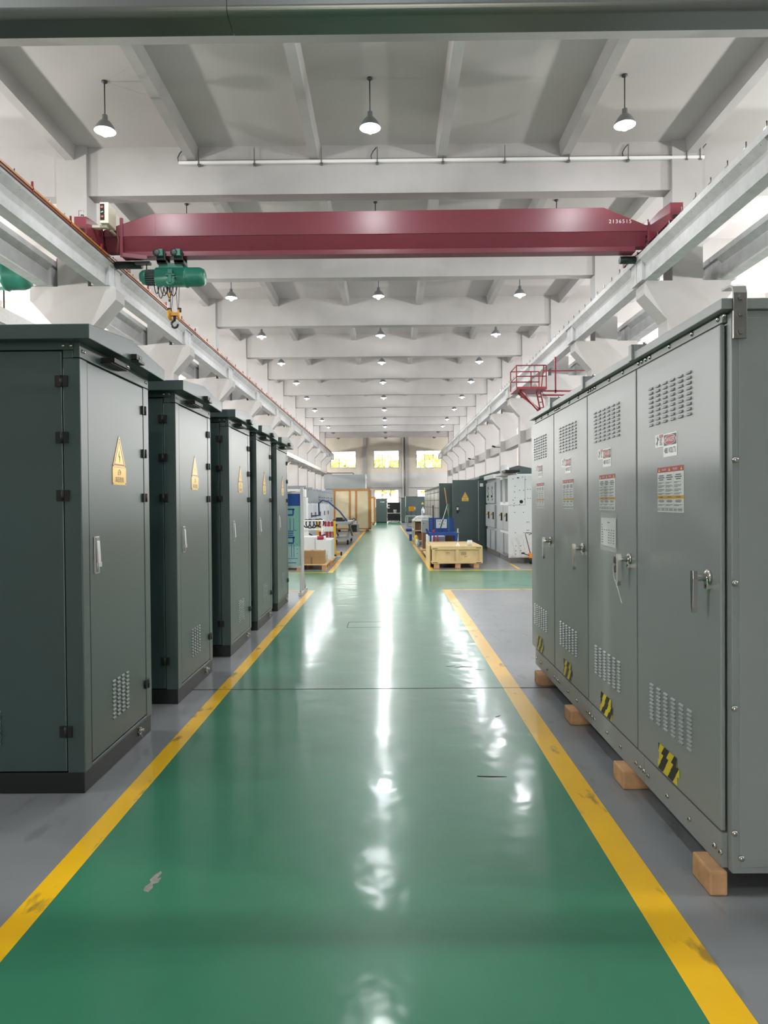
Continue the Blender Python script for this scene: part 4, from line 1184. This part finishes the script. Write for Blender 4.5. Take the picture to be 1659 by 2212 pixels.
# grey bench cabinet with small parts on it
bc = thing('bench_cabinet', 'grey bench cabinet with a black front beside the big plywood crate', 'cabinet', (-1.7, 34.7, .09))
m = MB(); m.box(-1.93, -1.47, 34.3, 35.1, .09, .50); m.build('body', switchg, bc, bevel=.01)
m = MB(); m.box(-1.88, -1.54, 34.285, 34.3, .12, .45); m.build('front_panel', black, bc)
m = MB(); m.box(-1.95, -1.45, 34.25, 35.15, 0, .09); t = m.build('timber_block', pine); tag(t, 'pale timber base under the grey bench cabinet', 'timber block')
for i, (x, y, w, h, m_, lab) in enumerate(((-1.84, 34.6, .07, .12, carton2, 'small brown box on the grey bench cabinet'), (-1.60, 34.5, .035, .07, whites, 'small white box on the grey bench cabinet'))):
    q = MB(); q.box(x - w, x + w, y - .1, y + .1, .50, .50 + h * 2); t = q.build('small_box', m_, bevel=.005); tag(t, lab, 'box')
m = MB(); m.tube([(-1.75, 34.5, .52), (-1.75, 34.5, .70), (-1.72, 34.5, .76), (-1.66, 34.5, .76), (-1.63, 34.5, .70), (-1.63, 34.5, .6)], .02, 6); t = m.build('hose', rubber); tag(t, 'short black hose loop standing on the grey bench cabinet', 'hose')
# plywood crates
def plycrate(label, x0, x1, y0, y1, z1, posts):
    t = thing('plywood_crate', label, 'crate', ((x0 + x1) / 2, (y0 + y1) / 2, 0), group='tall plywood crates')
    m = MB(); m.box(x0 + .03, x1 - .03, y0 + .03, y1 - .03, .12, z1 - .02); m.build('panel', ply, t)
    w = .09
    m = MB()
    for x in posts: m.box(x - w / 2, x + w / 2, y0, y0 + .03, .14, z1 - .05)
    m.box(x0, x1, y0 - .012, y0 + .03, z1 - .10, z1); m.box(x0, x1, y0, y0 + .03, .10, .18)
    for y in (y0 + .05, (y0 + y1) / 2, y1 - .05): m.box(x1 - .03, x1, y - w / 2, y + w / 2, .14, z1 - .05)
    m.box(x1 - .03, x1 + .01, y0, y1, z1 - .10, z1); m.box(x1 - .03, x1, y0, y1, .10, .18)
    m.build('batten', batten, t)
    m = MB()
    for q in (.1, .5, .9): m.box(x0 + (x1 - x0) * q - .05, x0 + (x1 - x0) * q + .05, y0, y1, 0, .10)
    m.build('skid', carton2, t)
plycrate('tall plywood crate with brown battens beside the walkway, in front of the cabin', -2.92, -.97, 37.7, 39.6, 2.25, (-2.86, -2.05, -1.72, -1.04))
plycrate('second plywood crate, mostly hidden behind the bigger plywood crate', -2.4, -.93, 48.8, 50.4, 1.92, (-2.3, -1.6, -.98))
# grey site cabin
cb = thing('site_cabin', 'flat-roofed grey cabin behind the tall plywood crate', 'cabin', (-3.5, 62, 0))
m = MB(); m.box(-5.3, -1.98, 60, 65, 0, 2.7); m.build('wall_box', officegrey, cb)
m = MB(); m.box(-5.4, -1.95, 59.9, 65.1, 2.7, 3.88); m.build('fascia', officegrey, cb)
m = MB(); m.box(-1.95, -1.86, 59.88, 59.98, 2.7, 3.9); m.build('edge_trim', whites, cb)
m = MB(); m.tube([(-5.2, 60.1, 4.02), (-3.0, 60.1, 4.02), (-2.95, 60.1, 3.98), (-2.95, 60.1, 3.88)], .035, 6); m.build('roof_pipe', pipem, cb)

# ------------------------------------------------------------------ far end
def far_cabinet(label, x0, x1, y0, y1, z1, logo=False, sign=False):
    t = thing('equipment_cabinet', label, 'cabinet', ((x0 + x1) / 2, (y0 + y1) / 2, 0), group='dark green cabinets at the far end')
    m = MB(); m.box(x0, x1, y0, y1, .08, z1 - .06); m.build('body', greenp, t, bevel=.01)
    m = MB(); m.box(x0 + .02, x1 - .02, y0 + .02, y1 - .02, 0, .08); m.build('plinth', plinthp, t)
    m = MB(); m.box(x0 - .03, x1 + .03, y0 - .03, y1 + .03, z1 - .06, z1); m.build('roof', greenp, t)
    m = MB(); m.box(x0 + .05, x1 - .05, y0 - .015, y0, .12, z1 - .1); d = m.build('door', greenp, t)
    if logo:
        q = MB(); q.dome((x0 + .38, y0 - .0155, z1 - .26), (0, -1, 0), .035, 0, .004); q.box(x0 + .46, x0 + .65, y0 - .019, y0 - .0155, z1 - .29, z1 - .24); q.build('name_plate', whites, d)
        q = MB()
        for c in range(4):
            for r in range(6): q.box(x0 + .32 + c * .06, x0 + .36 + c * .06, y0 - .022, y0 - .0155, .18 + r * .03, .19 + r * .03)
        q.build('louvre_vent', greenp, d)
        for z in (.4, .95, 1.5): q = MB(); q.box(x1, x1 + .02, y0 + .15, y0 + .22, z, z + .08); q.build('hinge', black, t)
    if sign:
        warn = MB()
        warn.prism([(x1 - .32, 1.36), (x1 - .10, 1.36), (x1 - .21, 1.55)], 'y', y0 - .022, y0 - .0155); warn.build('warning_sign', gold, d)
    return t
far_cabinet('dark green cabinet with a small white name mark at the far end of the walkway', -.97, -.14, 53.0, 54.3, 1.82, logo=True)
far_cabinet('narrow dark green cabinet at the right of the far workbench', .93, 1.20, 53.6, 54.9, 1.88)
far_cabinet('wide dark green cabinet with a yellow triangle sign behind the orange box', 1.28, 2.72, 53.5, 55.5, 1.96, sign=True)
wb_ = thing('workbench', 'dark workbench with a pale top at the very end of the walkway', 'workbench', (.4, 55.5, 0))
m = MB(); m.box(-.12, .88, 55.2, 55.9, .66, .72); m.build('top', whites, wb_)
m = MB(); m.box(-.12, .88, 55.25, 55.9, .05, .655); m.build('cupboard', plinthp, wb_)
m = MB(); m.box(-.12, .88, 55.85, 55.9, .72, 1.52); m.build('back_panel', plinthp, wb_)
m = MB(); m.bar((-.12, 55.87, 1.52), (-.12, 55.87, 1.92), .03, .03); m.bar((.86, 55.87, 1.52), (.86, 55.87, 1.92), .03, .03); m.bar((-.12, 55.87, 1.92), (.86, 55.87, 1.92), .03, .03); m.build('rail_frame', reddeep, wb_)
m = MB(); m.lathe([(.10, 0), (.13, .24), (.125, .24), (.11, .02)], (.47, 55.45, .72), (0, 0, 1), 16); t = m.build('bucket', whites); tag(t, 'white bucket standing on the far dark workbench', 'bucket')
for i, z in enumerate((1.30, 1.10)):
    m = MB(); m.box(-.10, .06, 55.83, 55.848, z - .05, z + .06); t = m.build('notice', whitep); tag(t, 'small white notice on the far workbench back panel, the %s one' % ('upper', 'lower')[i], 'notice', 'notices at the far workbench')
for i in range(6):
    m = MB(); m.ball((.0 + i * .145, 55.05 - .03 * (i % 2), .068), (.07, .08, .068), n=10, k=7)
    t = m.build('white_bag', whites); tag(t, 'small white bag in the row on the floor before the far dark workbench', 'bag', 'white bags before the far workbench')

# orange control box on test bench
tb_ = thing('test_bench', 'grey steel test bench carrying the orange control box near the far end', 'bench', (1.4, 45, 0))
m = MB(); m.box(1.10, 1.68, 44.6, 45.4, .60, .70)
for x in (1.15, 1.63):
    for y in (44.65, 45.35): m.box(x - .05, x + .05, y - .05, y + .05, .03, .60)
m.box(1.12, 1.66, 44.62, 45.38, .0, .05); m.build('frame', switchg, tb_, bevel=.01)
m = MB(); m.bar((1.4, 45.0, .7), (1.4, 45.0, 1.0), .04, .04); m.tube([(1.2, 45, .72), (1.0, 45, .95), (1.05, 45, 1.22), (1.2, 45, 1.25)], .012, 6); m.tube([(1.7, 45, .72), (1.68, 45, .9), (1.55, 45, 1.0)], .012, 6); m.build('cable', bluehose, tb_)
m = MB(); m.box(1.24, 1.60, 44.9, 45.1, .95, 1.26, 0); m.box(1.60, 1.66, 44.94, 45.06, 1.05, 1.22, 1); t = m.build('control_box', [orangebox, whites], bevel=.01); tag(t, 'orange control box on the grey test bench', 'control box')
m = MB(); m.lathe([(.10, 0), (.11, .02), (.11, 1.0), (.07, 1.1), (.03, 1.12), (.03, 1.2)], (2.25, 47.5, 0), (0, 0, 1), 16, mi=0); m.box(2.18, 2.20, 47.36, 47.4, .3, .95, 1); t = m.build('gas_cylinder', [cylwhite, bluehose]); tag(t, 'white and blue gas cylinder standing before the far dark green cabinet', 'gas cylinder')
pm = thing('press_machine', 'small steel press stand beside the grey test bench', 'machine', (1.95, 44, 0))
m = MB(); m.box(1.72, 2.12, 43.8, 44.2, .60, .66); m.build('table', pine, pm)
m = MB()
for x in (1.76, 2.08): m.box(x - .03, x + .03, 43.95, 44.05, 0, .6)
m.box(2.10, 2.18, 43.9, 44.1, 0, .86); m.build('frame', steel, pm)

# ------------------------------------------------------------------ second block, right side
# row of dark-framed panels
for i, y in enumerate((27.2, 29.6, 32.2, 35.0, 38.0, 41.2)):
    t = thing('panel_cabinet', 'silver-fronted dark cabinet with rows of bolts, %s behind the open green doors' % ORD[i], 'cabinet', (2.9, y, 0), group='silver-fronted cabinets right of the walkway')
    D = [2.3, 2.5, 2.7, 2.9, 3.1, 3.3][i]; zt = 2.16
    m = MB(); m.box(2.24, 3.6, y, y + D, .08, zt); m.build('body', greenp, t, bevel=.01)
    m = MB(); m.box(2.2, 3.62, y - .02, y + D + .02, zt, zt + .06); m.build('roof', plinthp, t)
    m = MB(); m.box(2.26, 3.58, y + .02, y + D - .02, 0, .08); m.build('plinth', plinthp, t)
    m = MB(); m.box(2.205, 2.24, y + .12, y + D - .12, .2, zt - .08); p = m.build('front_panel', silverdoor, t, bevel=.005)
    q = MB()
    for zz in (1.25, 1.6, 1.95):
        for f in (.18, .5, .82): q.dome((2.205, y + D * f, zz), (-1, 0, 0), .028, 0)
    q.build('bolts', black, p)
# green cabinet with open doors
gc = thing('open_green_cabinet', 'dark green cabinet with its tall doors swung open beside the white switchgear', 'cabinet', (3.6, 24, 0))
m = MB(); m.box(2.98, 5.2, 22.35, 26.3, .05, 2.22); m.build('body', greenp, gc, bevel=.01)
m = MB(); m.prism([(2.80, 2.22), (2.80, 2.30), (4.0, 2.62), (5.3, 2.36), (5.3, 2.22)], 'y', 22.2, 26.5); m.build('roof', greenp, gc, bevel=.01)
m = MB(); m.box(1.98, 2.78, 22.30, 22.345, .10, 2.19); d = m.build('door', greenp, gc, bevel=.008)
warn_sign(d, Vector((2.37 - 3.6, 22.297 - 24, 1.53)), (1, 0, 0), (0, 0, 1), 1.0)
q = MB(); q.box(2.10, 2.16, 22.28, 22.30, 1.16, 1.38, 0); q.box(2.105, 2.155, 22.272, 22.28, 1.26, 1.34, 1); q.bar((2.15, 22.27, 1.24), (2.20, 22.27, 1.24), .02, .03); q.build('door_handle', [black, whitep], d)
q = MB(); q.box(2.775, 2.79, 22.30, 22.32, .3, 2.15); q.build('edge_seal', alu, d)
m = MB(); m.box(2.79, 2.98, 22.31, 22.345, .05, 2.22); m.build('door_post', greenp, gc)
m = MB(); m.box(1.82, 2.95, 26.0, 26.045, .10, 2.19); m.build('door', greenp, gc, bevel=.008)
m = MB(); m.box(2.83, 2.93, 22.295, 22.31, 1.98, 2.08); m.build('name_plate', whitep, gc)
# white switchgear
w1 = thing('white_switchgear', 'white perforated switchgear panel with a round hole in its side, behind the grey line-up', 'switchgear', (3.5, 18.4, 0), group='white switchgear panels')
m = MB(); m.box(2.98, 4.2, 17.60, 19.25, .12, 2.15); m.build('body', switchw, w1, bevel=.006)
m = MB(); m.box(2.92, 4.2, 17.585, 17.60, .13, 2.14, 0)
random.seed(21)
holes = [(.12, 2.06), (.24, 2.08), (.35, 2.10), (.43, 2.04), (.17, 1.88), (.16, 1.74), (.28, 1.78), (.38, 1.78), (.17, 1.60), (.12, 1.54), (.40, 1.56), (.30, 1.52), (.15, 1.46), (.14, 1.40), (.28, 1.43), (.16, 1.24), (.37, 1.24), (.46, 1.00), (.50, 1.00), (.46, .80), (.50, .80), (.17, .74), (.38, .74), (.52, .70), (.18, .42), (.30, .42), (.18, .30), (.30, .30), (.17, .22), (.39, .22), (.48, 1.80), (.54, 1.80), (.48, 1.58), (.54, 1.58)]
for a, z in holes: m.cyl((2.92 + a, 17.585, z), (2.92 + a, 17.580, z), .010, n=8, mi=1)
m.cyl((3.24, 17.585, 1.50), (3.24, 17.578, 1.50), .042, n=20, mi=1)
m.box(3.33, 3.336, 17.582, 17.585, 1.42, 2.12, 2); m.box(2.92, 3.33, 17.582, 17.585, 1.415, 1.42, 2); m.box(3.14, 3.19, 17.580, 17.585, 2.075, 2.095, 1)
m.build('side_panel', [switchw, m_dark, greyprint], w1)
m = MB(); m.box(2.96, 4.2, 17.62, 19.24, 0, .12); m.build('plinth', steel, w1)
m = MB(); m.prism([(17.9, 2.15), (18.9, 2.15), (18.9, 2.22), (17.9, 2.22)], 'x', 2.80, 3.2); m.build('cable_hood', switchw, w1, bevel=.01)
def swfront(t, y0, y1, x, panelled):
    n = 2; w = (y1 - y0) / n
    for i in range(n):
        a, b_ = y0 + i * w + .03, y0 + (i + 1) * w - .03
        m = MB(); m.box(x - .06, x, a, b_, .78, 1.42); d = m.build('door', switchg, t, bevel=.01)
        q = MB(); q.box(x - .09, x - .06, a + .08, a + .16, 1.02, 1.22, 0); q.box(x - .10, x - .09, a + .09, a + .15, 1.05, 1.14, 1); q.build('latch', [black, alu], d)
        q = MB(); q.cyl((x - .06, (a + b_) / 2 + .05, 1.16), (x - .10, (a + b_) / 2 + .05, 1.16), .03, n=12); q.build('rotary_knob', gold, d)
        m = MB(); m.box(x - .05, x, a + .02, b_ - .12, .16, .70); m.build('cable_door', switchg, t, bevel=.006)
        m = MB(); m.box(x - .01, x, b_ - .12, b_, .16, .70); m.build('dark_gap', m_dark, t)
        if panelled:
            pass
        else:
            m = MB(); m.box(x - .01, x, a + .04, b_ - .04, 1.50, 2.08); m.build('open_compartment', greyprint, t)
            m = MB(); m.box(x - .05, x, a - .02, a + .04, 1.46, 2.10); m.build('frame_post', switchw, t)
    if panelled:
        m = MB(); m.box(x - .05, x, y0 + .06, y1 - .06, 1.46, 2.05); d = m.build('mimic_panel', switchg, t, bevel=.008)
        q = MB()
        for yy in (y0 + w * .5, y0 + w * 1.4):
            q.box(x - .058, x - .05, yy - .05, yy + .05, 1.86, 1.94, 0); q.bar((x - .054, yy - .1, 1.70), (x - .054, yy + .12, 1.84), .008, .02); q.cyl((x - .05, yy, 1.66), (x - .085, yy, 1.66), .035, n=10); q.box(x - .058, x - .05, yy - .05, yy + .05, 1.54, 1.60, 0)
        q.build('mimic_symbols', black, d)
swfront(w1, 17.62, 19.22, 2.98, False)
w2 = thing('white_switchgear', 'white switchgear with a mimic diagram panel, between the perforated one and the green cabinet', 'switchgear', (3.5, 20.6, 0), group='white switchgear panels')
m = MB(); m.box(2.98, 4.2, 19.30, 21.75, .12, 2.15); m.build('body', switchg, w2, bevel=.006)
m = MB(); m.box(2.88, 4.2, 19.9, 21.75, 2.15, 2.27); m.build('cable_hood', switchw, w2, bevel=.015)
m = MB(); m.box(2.96, 4.2, 19.30, 21.75, 0, .12); m.build('plinth', steel, w2)
swfront(w2, 19.9, 21.7, 2.98, True)
m = MB(); m.box(2.86, 3.22, 17.62, 18.2, 2.225, 2.285); m.box(2.88, 3.20, 17.61, 17.62, 2.235, 2.275, 0)
t = m.build('tray_cover', black, bevel=.006); tag(t, 'flat black tray lying on top of the perforated white switchgear', 'tray')
m = MB(); m.lathe([(.06, -.06), (.13, -.06), (.14, 0), (.13, .06), (.06, .06)], (3.3, 20.5, 2.415), (0, 1, 0), 20); t = m.build('film_roll', foil); tag(t, 'roll of clear film standing on top of the mimic-panel switchgear', 'film roll')
# pallet jack
pj = thing('pallet_jack', 'orange hand pallet jack parked against the perforated white switchgear', 'pallet jack', (3.5, 17.3, 0))
m = MB(); m.tube([(3.40, 17.3, .25), (3.28, 17.3, .72), (3.285, 17.3, .75), (3.42, 17.3, .75), (3.45, 17.3, .72), (3.52, 17.3, .25)], .012, 8); m.bar((3.36, 17.28, .70), (3.42, 17.28, .73), .03, .02, 0); m.build('handle', steel, pj)
m = MB(); m.box(3.36, 3.62, 17.22, 17.38, .14, .26); m.box(3.42, 3.56, 17.38, 17.50, .10, .22); m.bar((3.24, 17.28, .25), (3.38, 17.28, .2), .02, .02, 1); m.box(3.18, 3.26, 17.26, 17.30, .24, .28, 1); m.build('pump_body', [palejack, black], pj, bevel=.01)
m = MB(); m.lathe([(.03, -.05), (.085, -.05), (.09, -.03), (.09, .03), (.085, .05), (.03, .05)], (3.43, 17.30, .09), (1, 0, 0), 18); m.build('wheel', rubber, pj)
m = MB(); m.box(3.58, 4.8, 17.24, 17.36, .06, .10); m.build('fork', palejack, pj)
# wooden crate
wc = thing('wooden_crate', 'pale open-framed wooden crate on skid blocks at the corner of the right bay', 'crate', (1.55, 17.2, 0))
x0, x1, ya, yb_ = .97, 2.12, 16.30, 18.3
m = MB(); m.box(x0 + .03, x1 - .03, ya + .03, yb_ - .03, .12, .46); m.build('plywood_panel', pine, wc)
m = MB()
for a, b_ in ((.42, .50), (.105, .15)):
    m.box(x0, x1, ya, ya + .03, a, b_); m.box(x0, x1, yb_ - .03, yb_, a, b_); m.box(x0, x0 + .03, ya + .03, yb_ - .03, a, b_); m.box(x1 - .03, x1, ya + .03, yb_ - .03, a, b_)
for x in (x0 + .035, (x0 + x1) / 2, x1 - .035): m.box(x - .035, x + .035, ya + .002, ya + .03, .15, .42)
for y in (ya + .06, ya + .7, ya + 1.3, yb_ - .06): m.box(x0 + .001, x0 + .03, y - .04, y + .04, .15, .42); m.box(x1 - .03, x1 - .001, y - .04, y + .04, .15, .42)
m.build('frame_board', pine, wc, bevel=.004)
m = MB()
for i in range(7): y = ya + .03 + i * .277; m.box(x0 + .01, x1 - .01, y + .004, y + .272, .462, .485)
m.build('lid_board', pine, wc)
for x in (1.08, 1.56, 1.98):
    for y in (16.37, 17.3, 18.2): m = MB(); m.box(x - .06, x + .06, y - .06, y + .07, 0, .104); m.build('skid_block', timber, wc, bevel=.006)
m = MB()
for x, z in ((x0 + .06, .45), (x1 - .10, .46), (x0 + .06, .13), (x1 - .1, .125)): m.box(x - .05, x + .07, ya - .003, ya, z - .008, z + .004)
m.build('corner_strap', black, wc)
m = MB(); r = Vector((1, 0, 0)); u = Vector((0, 0, 1))
random.seed(4)
def P_(a0, a1, z0, z1, mi): m.poly([(a0, ya + .0275, z0), (a1, ya + .0275, z0), (a1, ya + .0275, z1), (a0, ya + .0275, z1)], mi)
for i in range(3): P_(1.29 + i * .035, 1.305 + i * .035, .34, .36 + .008 * (i == 1), 0)
P_(1.285, 1.375, .305, .307, 0); P_(1.285, 1.287, .305, .335, 0); P_(1.373, 1.375, .305, .335, 0); P_(1.33, 1.335, .305, .34, 0)
for i, z in enumerate((.352, .325, .298)): 
    for q in range(6): P_(1.63 + q * .021, 1.645 + q * .021, z, z + .011, 1)
m.tube([(1.71, ya + .028, .25), (1.73, ya + .028, .275), (1.735, ya + .028, .258), (1.77, ya + .028, .27)], .002, 4, 1)
m.build('stencil_marks', [redprint, blackprint], wc)
m = MB(); m.box(.925, .955, 16.6, 18.2, 0, .50); t = m.build('pine_plank', pine, bevel=.003); tag(t, 'loose pine panel standing upright along the left side of the wooden crate', 'panel')
m = MB(); m.lathe([(.055, 0), (.058, .125), (.05, .125), (.048, .01)], (1.88, 16.75, .486), (0, 0, 1), 18); t = m.build('plastic_cup', whitep); tag(t, 'pale cylindrical tub standing on the wooden crate lid', 'tub')
m = MB(); m.lathe([(.045, 0), (.040, .02), (.008, .09), (.002, .105)], (1.57, 16.42, .486), (0, 0, 1), 14); t = m.build('paper_cone', whites); tag(t, 'small white cone standing on the front edge of the wooden crate', 'cone')
# blue workbench
bw = thing('blue_workbench', 'blue workbench with a perforated tool board behind the wooden crate', 'workbench', (1.4, 19.3, 0))
m = MB(); m.box(1.07, 1.80, 19.0, 19.6, .62, .70); m.build('top', bluep, bw, bevel=.005)
for x in (1.10, 1.77):
    for y in (19.03, 19.57): m = MB(); m.box(x - .025, x + .025, y - .025, y + .025, 0, .62); m.build('leg', bluep, bw)
m = MB(); m.box(1.09, 1.75, 19.52, 19.54, .70, 1.08, 0)
for i in range(2):
    for j in range(6): m.box(1.12 + i * .03, 1.13 + i * .03, 19.518, 19.52, .74 + j * .055, .75 + j * .055, 1)
m.box(1.08, 1.10, 19.50, 19.56, .70, 1.09); m.box(1.74, 1.76, 19.50, 19.56, .70, 1.09)
m.build('tool_board', [bluep, whites], bw)
m = MB(); m.bar((1.07, 19.02, .62), (.98, 18.95, .80), .05, .03); m.build('side_arm', bluep, bw)
m = MB(); m.box(1.28, 1.57, 19.51, 19.518, .80, 1.04, 0)
for a, z in ((1.32, .98), (1.38, .98), (1.52, .98), (1.36, .9), (1.48, .9)): m.box(a, a + .02, 19.508, 19.51, z, z + .025, 1)
t = m.build('notice', [whites, bluep]); tag(t, 'white notice sheet with blue marks on the blue tool board', 'notice')
for i, (x0_, x1_, z0_, z1_, r_, m_, nm, lab) in enumerate((
        (1.60, 1.62, .70, 1.46, .03, hoistg, 'steel_bar', 'dark green upright bar standing on the blue workbench'),
        (1.35, 1.59, .70, 1.44, .028, hoistg, 'steel_bar', 'dark green bar leaning diagonally on the blue workbench'),
        (1.19, 1.19, .70, 1.42, .03, hoistd, 'steel_bar', 'thin dark bar standing at the left end of the blue workbench'))):
    m = MB(); m.bar((x0_, 19.3, z0_), (x1_, 19.35, z1_), r_, r_); t = m.build(nm, m_); tag(t, lab, 'bar')
m = MB(); m.cyl((1.86, 20.4, .0), (1.60, 20.6, 1.92), .013, n=8); t = m.build('broom_handle', batten); tag(t, 'light wooden broom handle leaning behind the blue workbench', 'pole')
for i, x in enumerate((1.19, 1.28)):
    m = MB(); m.cyl((x, 18.97, .42), (x, 18.97, .62), .018, n=8); t = m.build('tool_handle', redslat); tag(t, ('red tool handle hanging from the blue workbench under the red tape roll' if i == 0 else 'red tool handle hanging from the blue workbench, away from the tape roll'), 'tool', 'red tool handles on the blue workbench')
m = MB(); m.lathe([(.02, -.015), (.04, -.015), (.04, .015), (.02, .015)], (1.185, 18.985, .742), (0, 1, 0), 16); t = m.build('tape_roll', redslat); tag(t, 'red tape roll standing on the front edge of the blue workbench', 'tape')
m = MB(); m.cyl((1.83, 19.1, 0), (1.83, 19.1, .80), .02, n=8); m.lathe([(.035, 0), (.035, .05)], (1.83, 19.1, .66), (0, 0, 1), 12); t = m.build('vice_post', alu); tag(t, 'slim pale clamp post at the right end of the blue workbench', 'post')
metal_box('metal_cabinet', 'low white case on the floor beneath the blue workbench', 1.20, 1.55, 19.85, 20.3, 0, .56, switchw, False)
cartonbox('cardboard_carton', 'brown carton on the floor behind the right end of the blue workbench', 1.56, 1.78, 19.9, 20.3, 0, .58, carton2)
# along the walkway
cartonbox('cardboard_carton', 'dark brown carton under the small grey cabinet, on the pallet', .99, 1.18, 21.3, 21.8, .13, .36, carton2, 'brown cartons under the small grey cabinet')
cartonbox('cardboard_carton', 'dark brown carton directly beneath the small grey cabinet, upper of its stack', .99, 1.18, 21.3, 21.8, .3615, .60, carton2, 'brown cartons under the small grey cabinet')
pallet('wooden_pallet', 'small wooden pallet under the two dark brown cartons', .94, 1.24, 20.9, 21.9)
metal_box('metal_cabinet', 'small grey metal cabinet on top of two brown cartons', .97, 1.20, 21.3, 21.7, .602, .98, switchg)
m = MB(); m.box(1.02, 1.07, 18.9, 19.9, .12, .62); t = m.build('glass_sheet', whitep, bevel=.01); tag(t, 'thick pale sheet standing between the cartons and the wooden crate', 'sheet')
pallet('wooden_pallet', 'low wooden pallet under the pale sheet beside the wooden crate', .96, 1.065, 18.8, 20.2)
sh = thing('storage_rack', 'beige storage rack with brown cartons beside the walkway', 'rack', (1.05, 26.6, 0))
for x in (.90, 1.22):
    for y in (25.6, 27.6): m = MB(); m.box(x - .02, x + .02, y - .02, y + .02, 0, .86); m.build('upright', boxgrey, sh)
for z in (.12, .48, .82): m = MB(); m.box(.88, 1.24, 25.58, 27.62, z, z + .03); m.build('shelf', boxgrey, sh)
for i, (z, y) in enumerate(((.15, 25.7), (.15, 26.7), (.51, 25.7), (.51, 26.7))):
    cartonbox('cardboard_carton', 'brown carton on the %s shelf of the beige rack, %s' % (('lower', 'upper')[i // 2], ('nearer end', 'farther end')[i % 2]), .93, 1.20, y, y + .8, z + .0, z + .26, carton2, 'cartons on the beige rack')
m = MB(); m.box(.80, .93, 28.0, 28.9, 0, .26); m.box(.81, .92, 28.02, 28.88, .24, .27); t = m.build('storage_bin', bluep, bevel=.01); tag(t, 'blue storage bin on the floor beyond the beige rack', 'bin')
wrapped('plastic_bag', 'white plastic bag on the floor in front of the beige rack', (.97, 24.6, 0), (.07, .12, .14), seed=6, cat='bag')
m = MB(); m.ball((.95, 25.1, .21), (.08, .12, .16)); t = m.build('yellow_bag', yelpost); tag(t, 'yellow bag standing in front of the beige rack', 'bag')
wrapped('wrapped_roll', 'long film-wrapped silver bundle lying on the low stand past the beige rack', (1.5, 30.6, .55), (.50, .35, .22), seed=4, cat='bundle')
m = MB(); m.box(1.0, 2.0, 30.2, 31.0, 0, .55); t = m.build('low_stand', switchg, bevel=.01); tag(t, 'low grey stand under the silver film-wrapped bundle', 'stand')
m = MB(); m.box(.88, 1.26, 37.5, 38.3, .0, .14); t = m.build('blue_pad', bluep, bevel=.05); tag(t, 'blue pad lying on the floor near the grey test bench', 'pad')

# ------------------------------------------------------------------ outside
struct(MB().box(-60, 60, Y1 + .4, 160, -.3, -.05).build('outside_ground', groundm))
struct(MB().box(-30, 30, -40, Y0 - .31, -.3, -.02).build('outside_ground', groundm))
def tree(i, x, y, h, r):
    t = thing('tree', 'leafy yellow-green tree seen through the end wall windows, %s' % ['behind the left window', 'between the left and middle windows', 'behind the middle window', 'behind the right window', 'right of the right window', 'tall one in the middle'][i], 'tree', (x, y, -.05), group='trees outside the end wall')
    m = MB(); m.cyl((x, y, -.05), (x, y, h * .6), .22, .14, 10); m.build('trunk', barkm, t)
    random.seed(i + 40); m = MB()
    for q in range(420):
        a = random.uniform(0, 2 * PI); e = random.uniform(-1, 1); k = random.uniform(.55, 1.0)
        c = Vector((x + r * k * math.cos(a) * math.sqrt(1 - e * e), y + r * .6 * k * math.sin(a) * math.sqrt(1 - e * e), h * .68 + h * .34 * e * k))
        s = random.uniform(.18, .42); d1 = Vector((random.uniform(-1, 1), random.uniform(-1, 1), random.uniform(-1, 1))).normalized()
        u_, v_, _ = frame(d1); m.poly([c - u_ * s - v_ * s * .6, c + u_ * s - v_ * s * .6, c + u_ * s * .8 + v_ * s * .7, c - u_ * s * .7 + v_ * s * .6])
    m.build('foliage', leafm, t)
for i, a in enumerate(((-6.5, 97, 7.4, 2.9), (-3.2, 101, 7.6, 2.6), (.2, 98, 7.5, 2.7), (5.2, 97, 8.2, 3.0), (9.0, 102, 8.6, 3.2), (-1.0, 108, 8.6, 3.0))): tree(i, *a)
m = MB()
for i in range(60): m.box(-15 + i * .5, -14.62 + i * .5, 91.0, 91.05, -.05, 2.2)
m.box(-15, 15, 91.05, 91.1, .4, .5); m.box(-15, 15, 91.05, 91.1, 1.8, 1.9)
t = m.build('picket_fence', wallext); tag(t, 'white picket fence outside the lower end wall windows', 'fence')

# ------------------------------------------------------------------ light
w = bpy.data.worlds.new('world'); S.world = w; w.use_nodes = True
bg = w.node_tree.nodes['Background']; bg.inputs[0].default_value = (1.0, 0.985, 0.93, 1); bg.inputs[1].default_value = 11.0
# added fill lights without fixtures in the neighbouring bays, for ambient light
for x in (-13.6, 13.2):
    for y in [colY(k) + 3.0 for k in range(-3, 10)]:
        l = bpy.data.lights.new('bay_fill', 'POINT'); l.energy = 800; l.shadow_soft_size = .2; l.color = (1, .975, .94) if x < 0 else (1, .985, .975)
        o = bpy.data.objects.new('bay_fill', l); COL.objects.link(o); o.location = (x, y, 5.9)

S.view_settings.view_transform = 'Standard'
S.view_settings.look = 'None'
S.view_settings.exposure = 0.83
S.view_settings.gamma = 1.0
S.view_settings.use_curve_mapping = False
S.cycles.use_denoising = True
S.cycles.max_bounces = 8
S.cycles.diffuse_bounces = 5
S.cycles.glossy_bounces = 4
S.cycles.transparent_max_bounces = 8
S.cycles.caustics_reflective = False
S.cycles.caustics_refractive = False
S.cycles.sample_clamp_indirect = 8.0
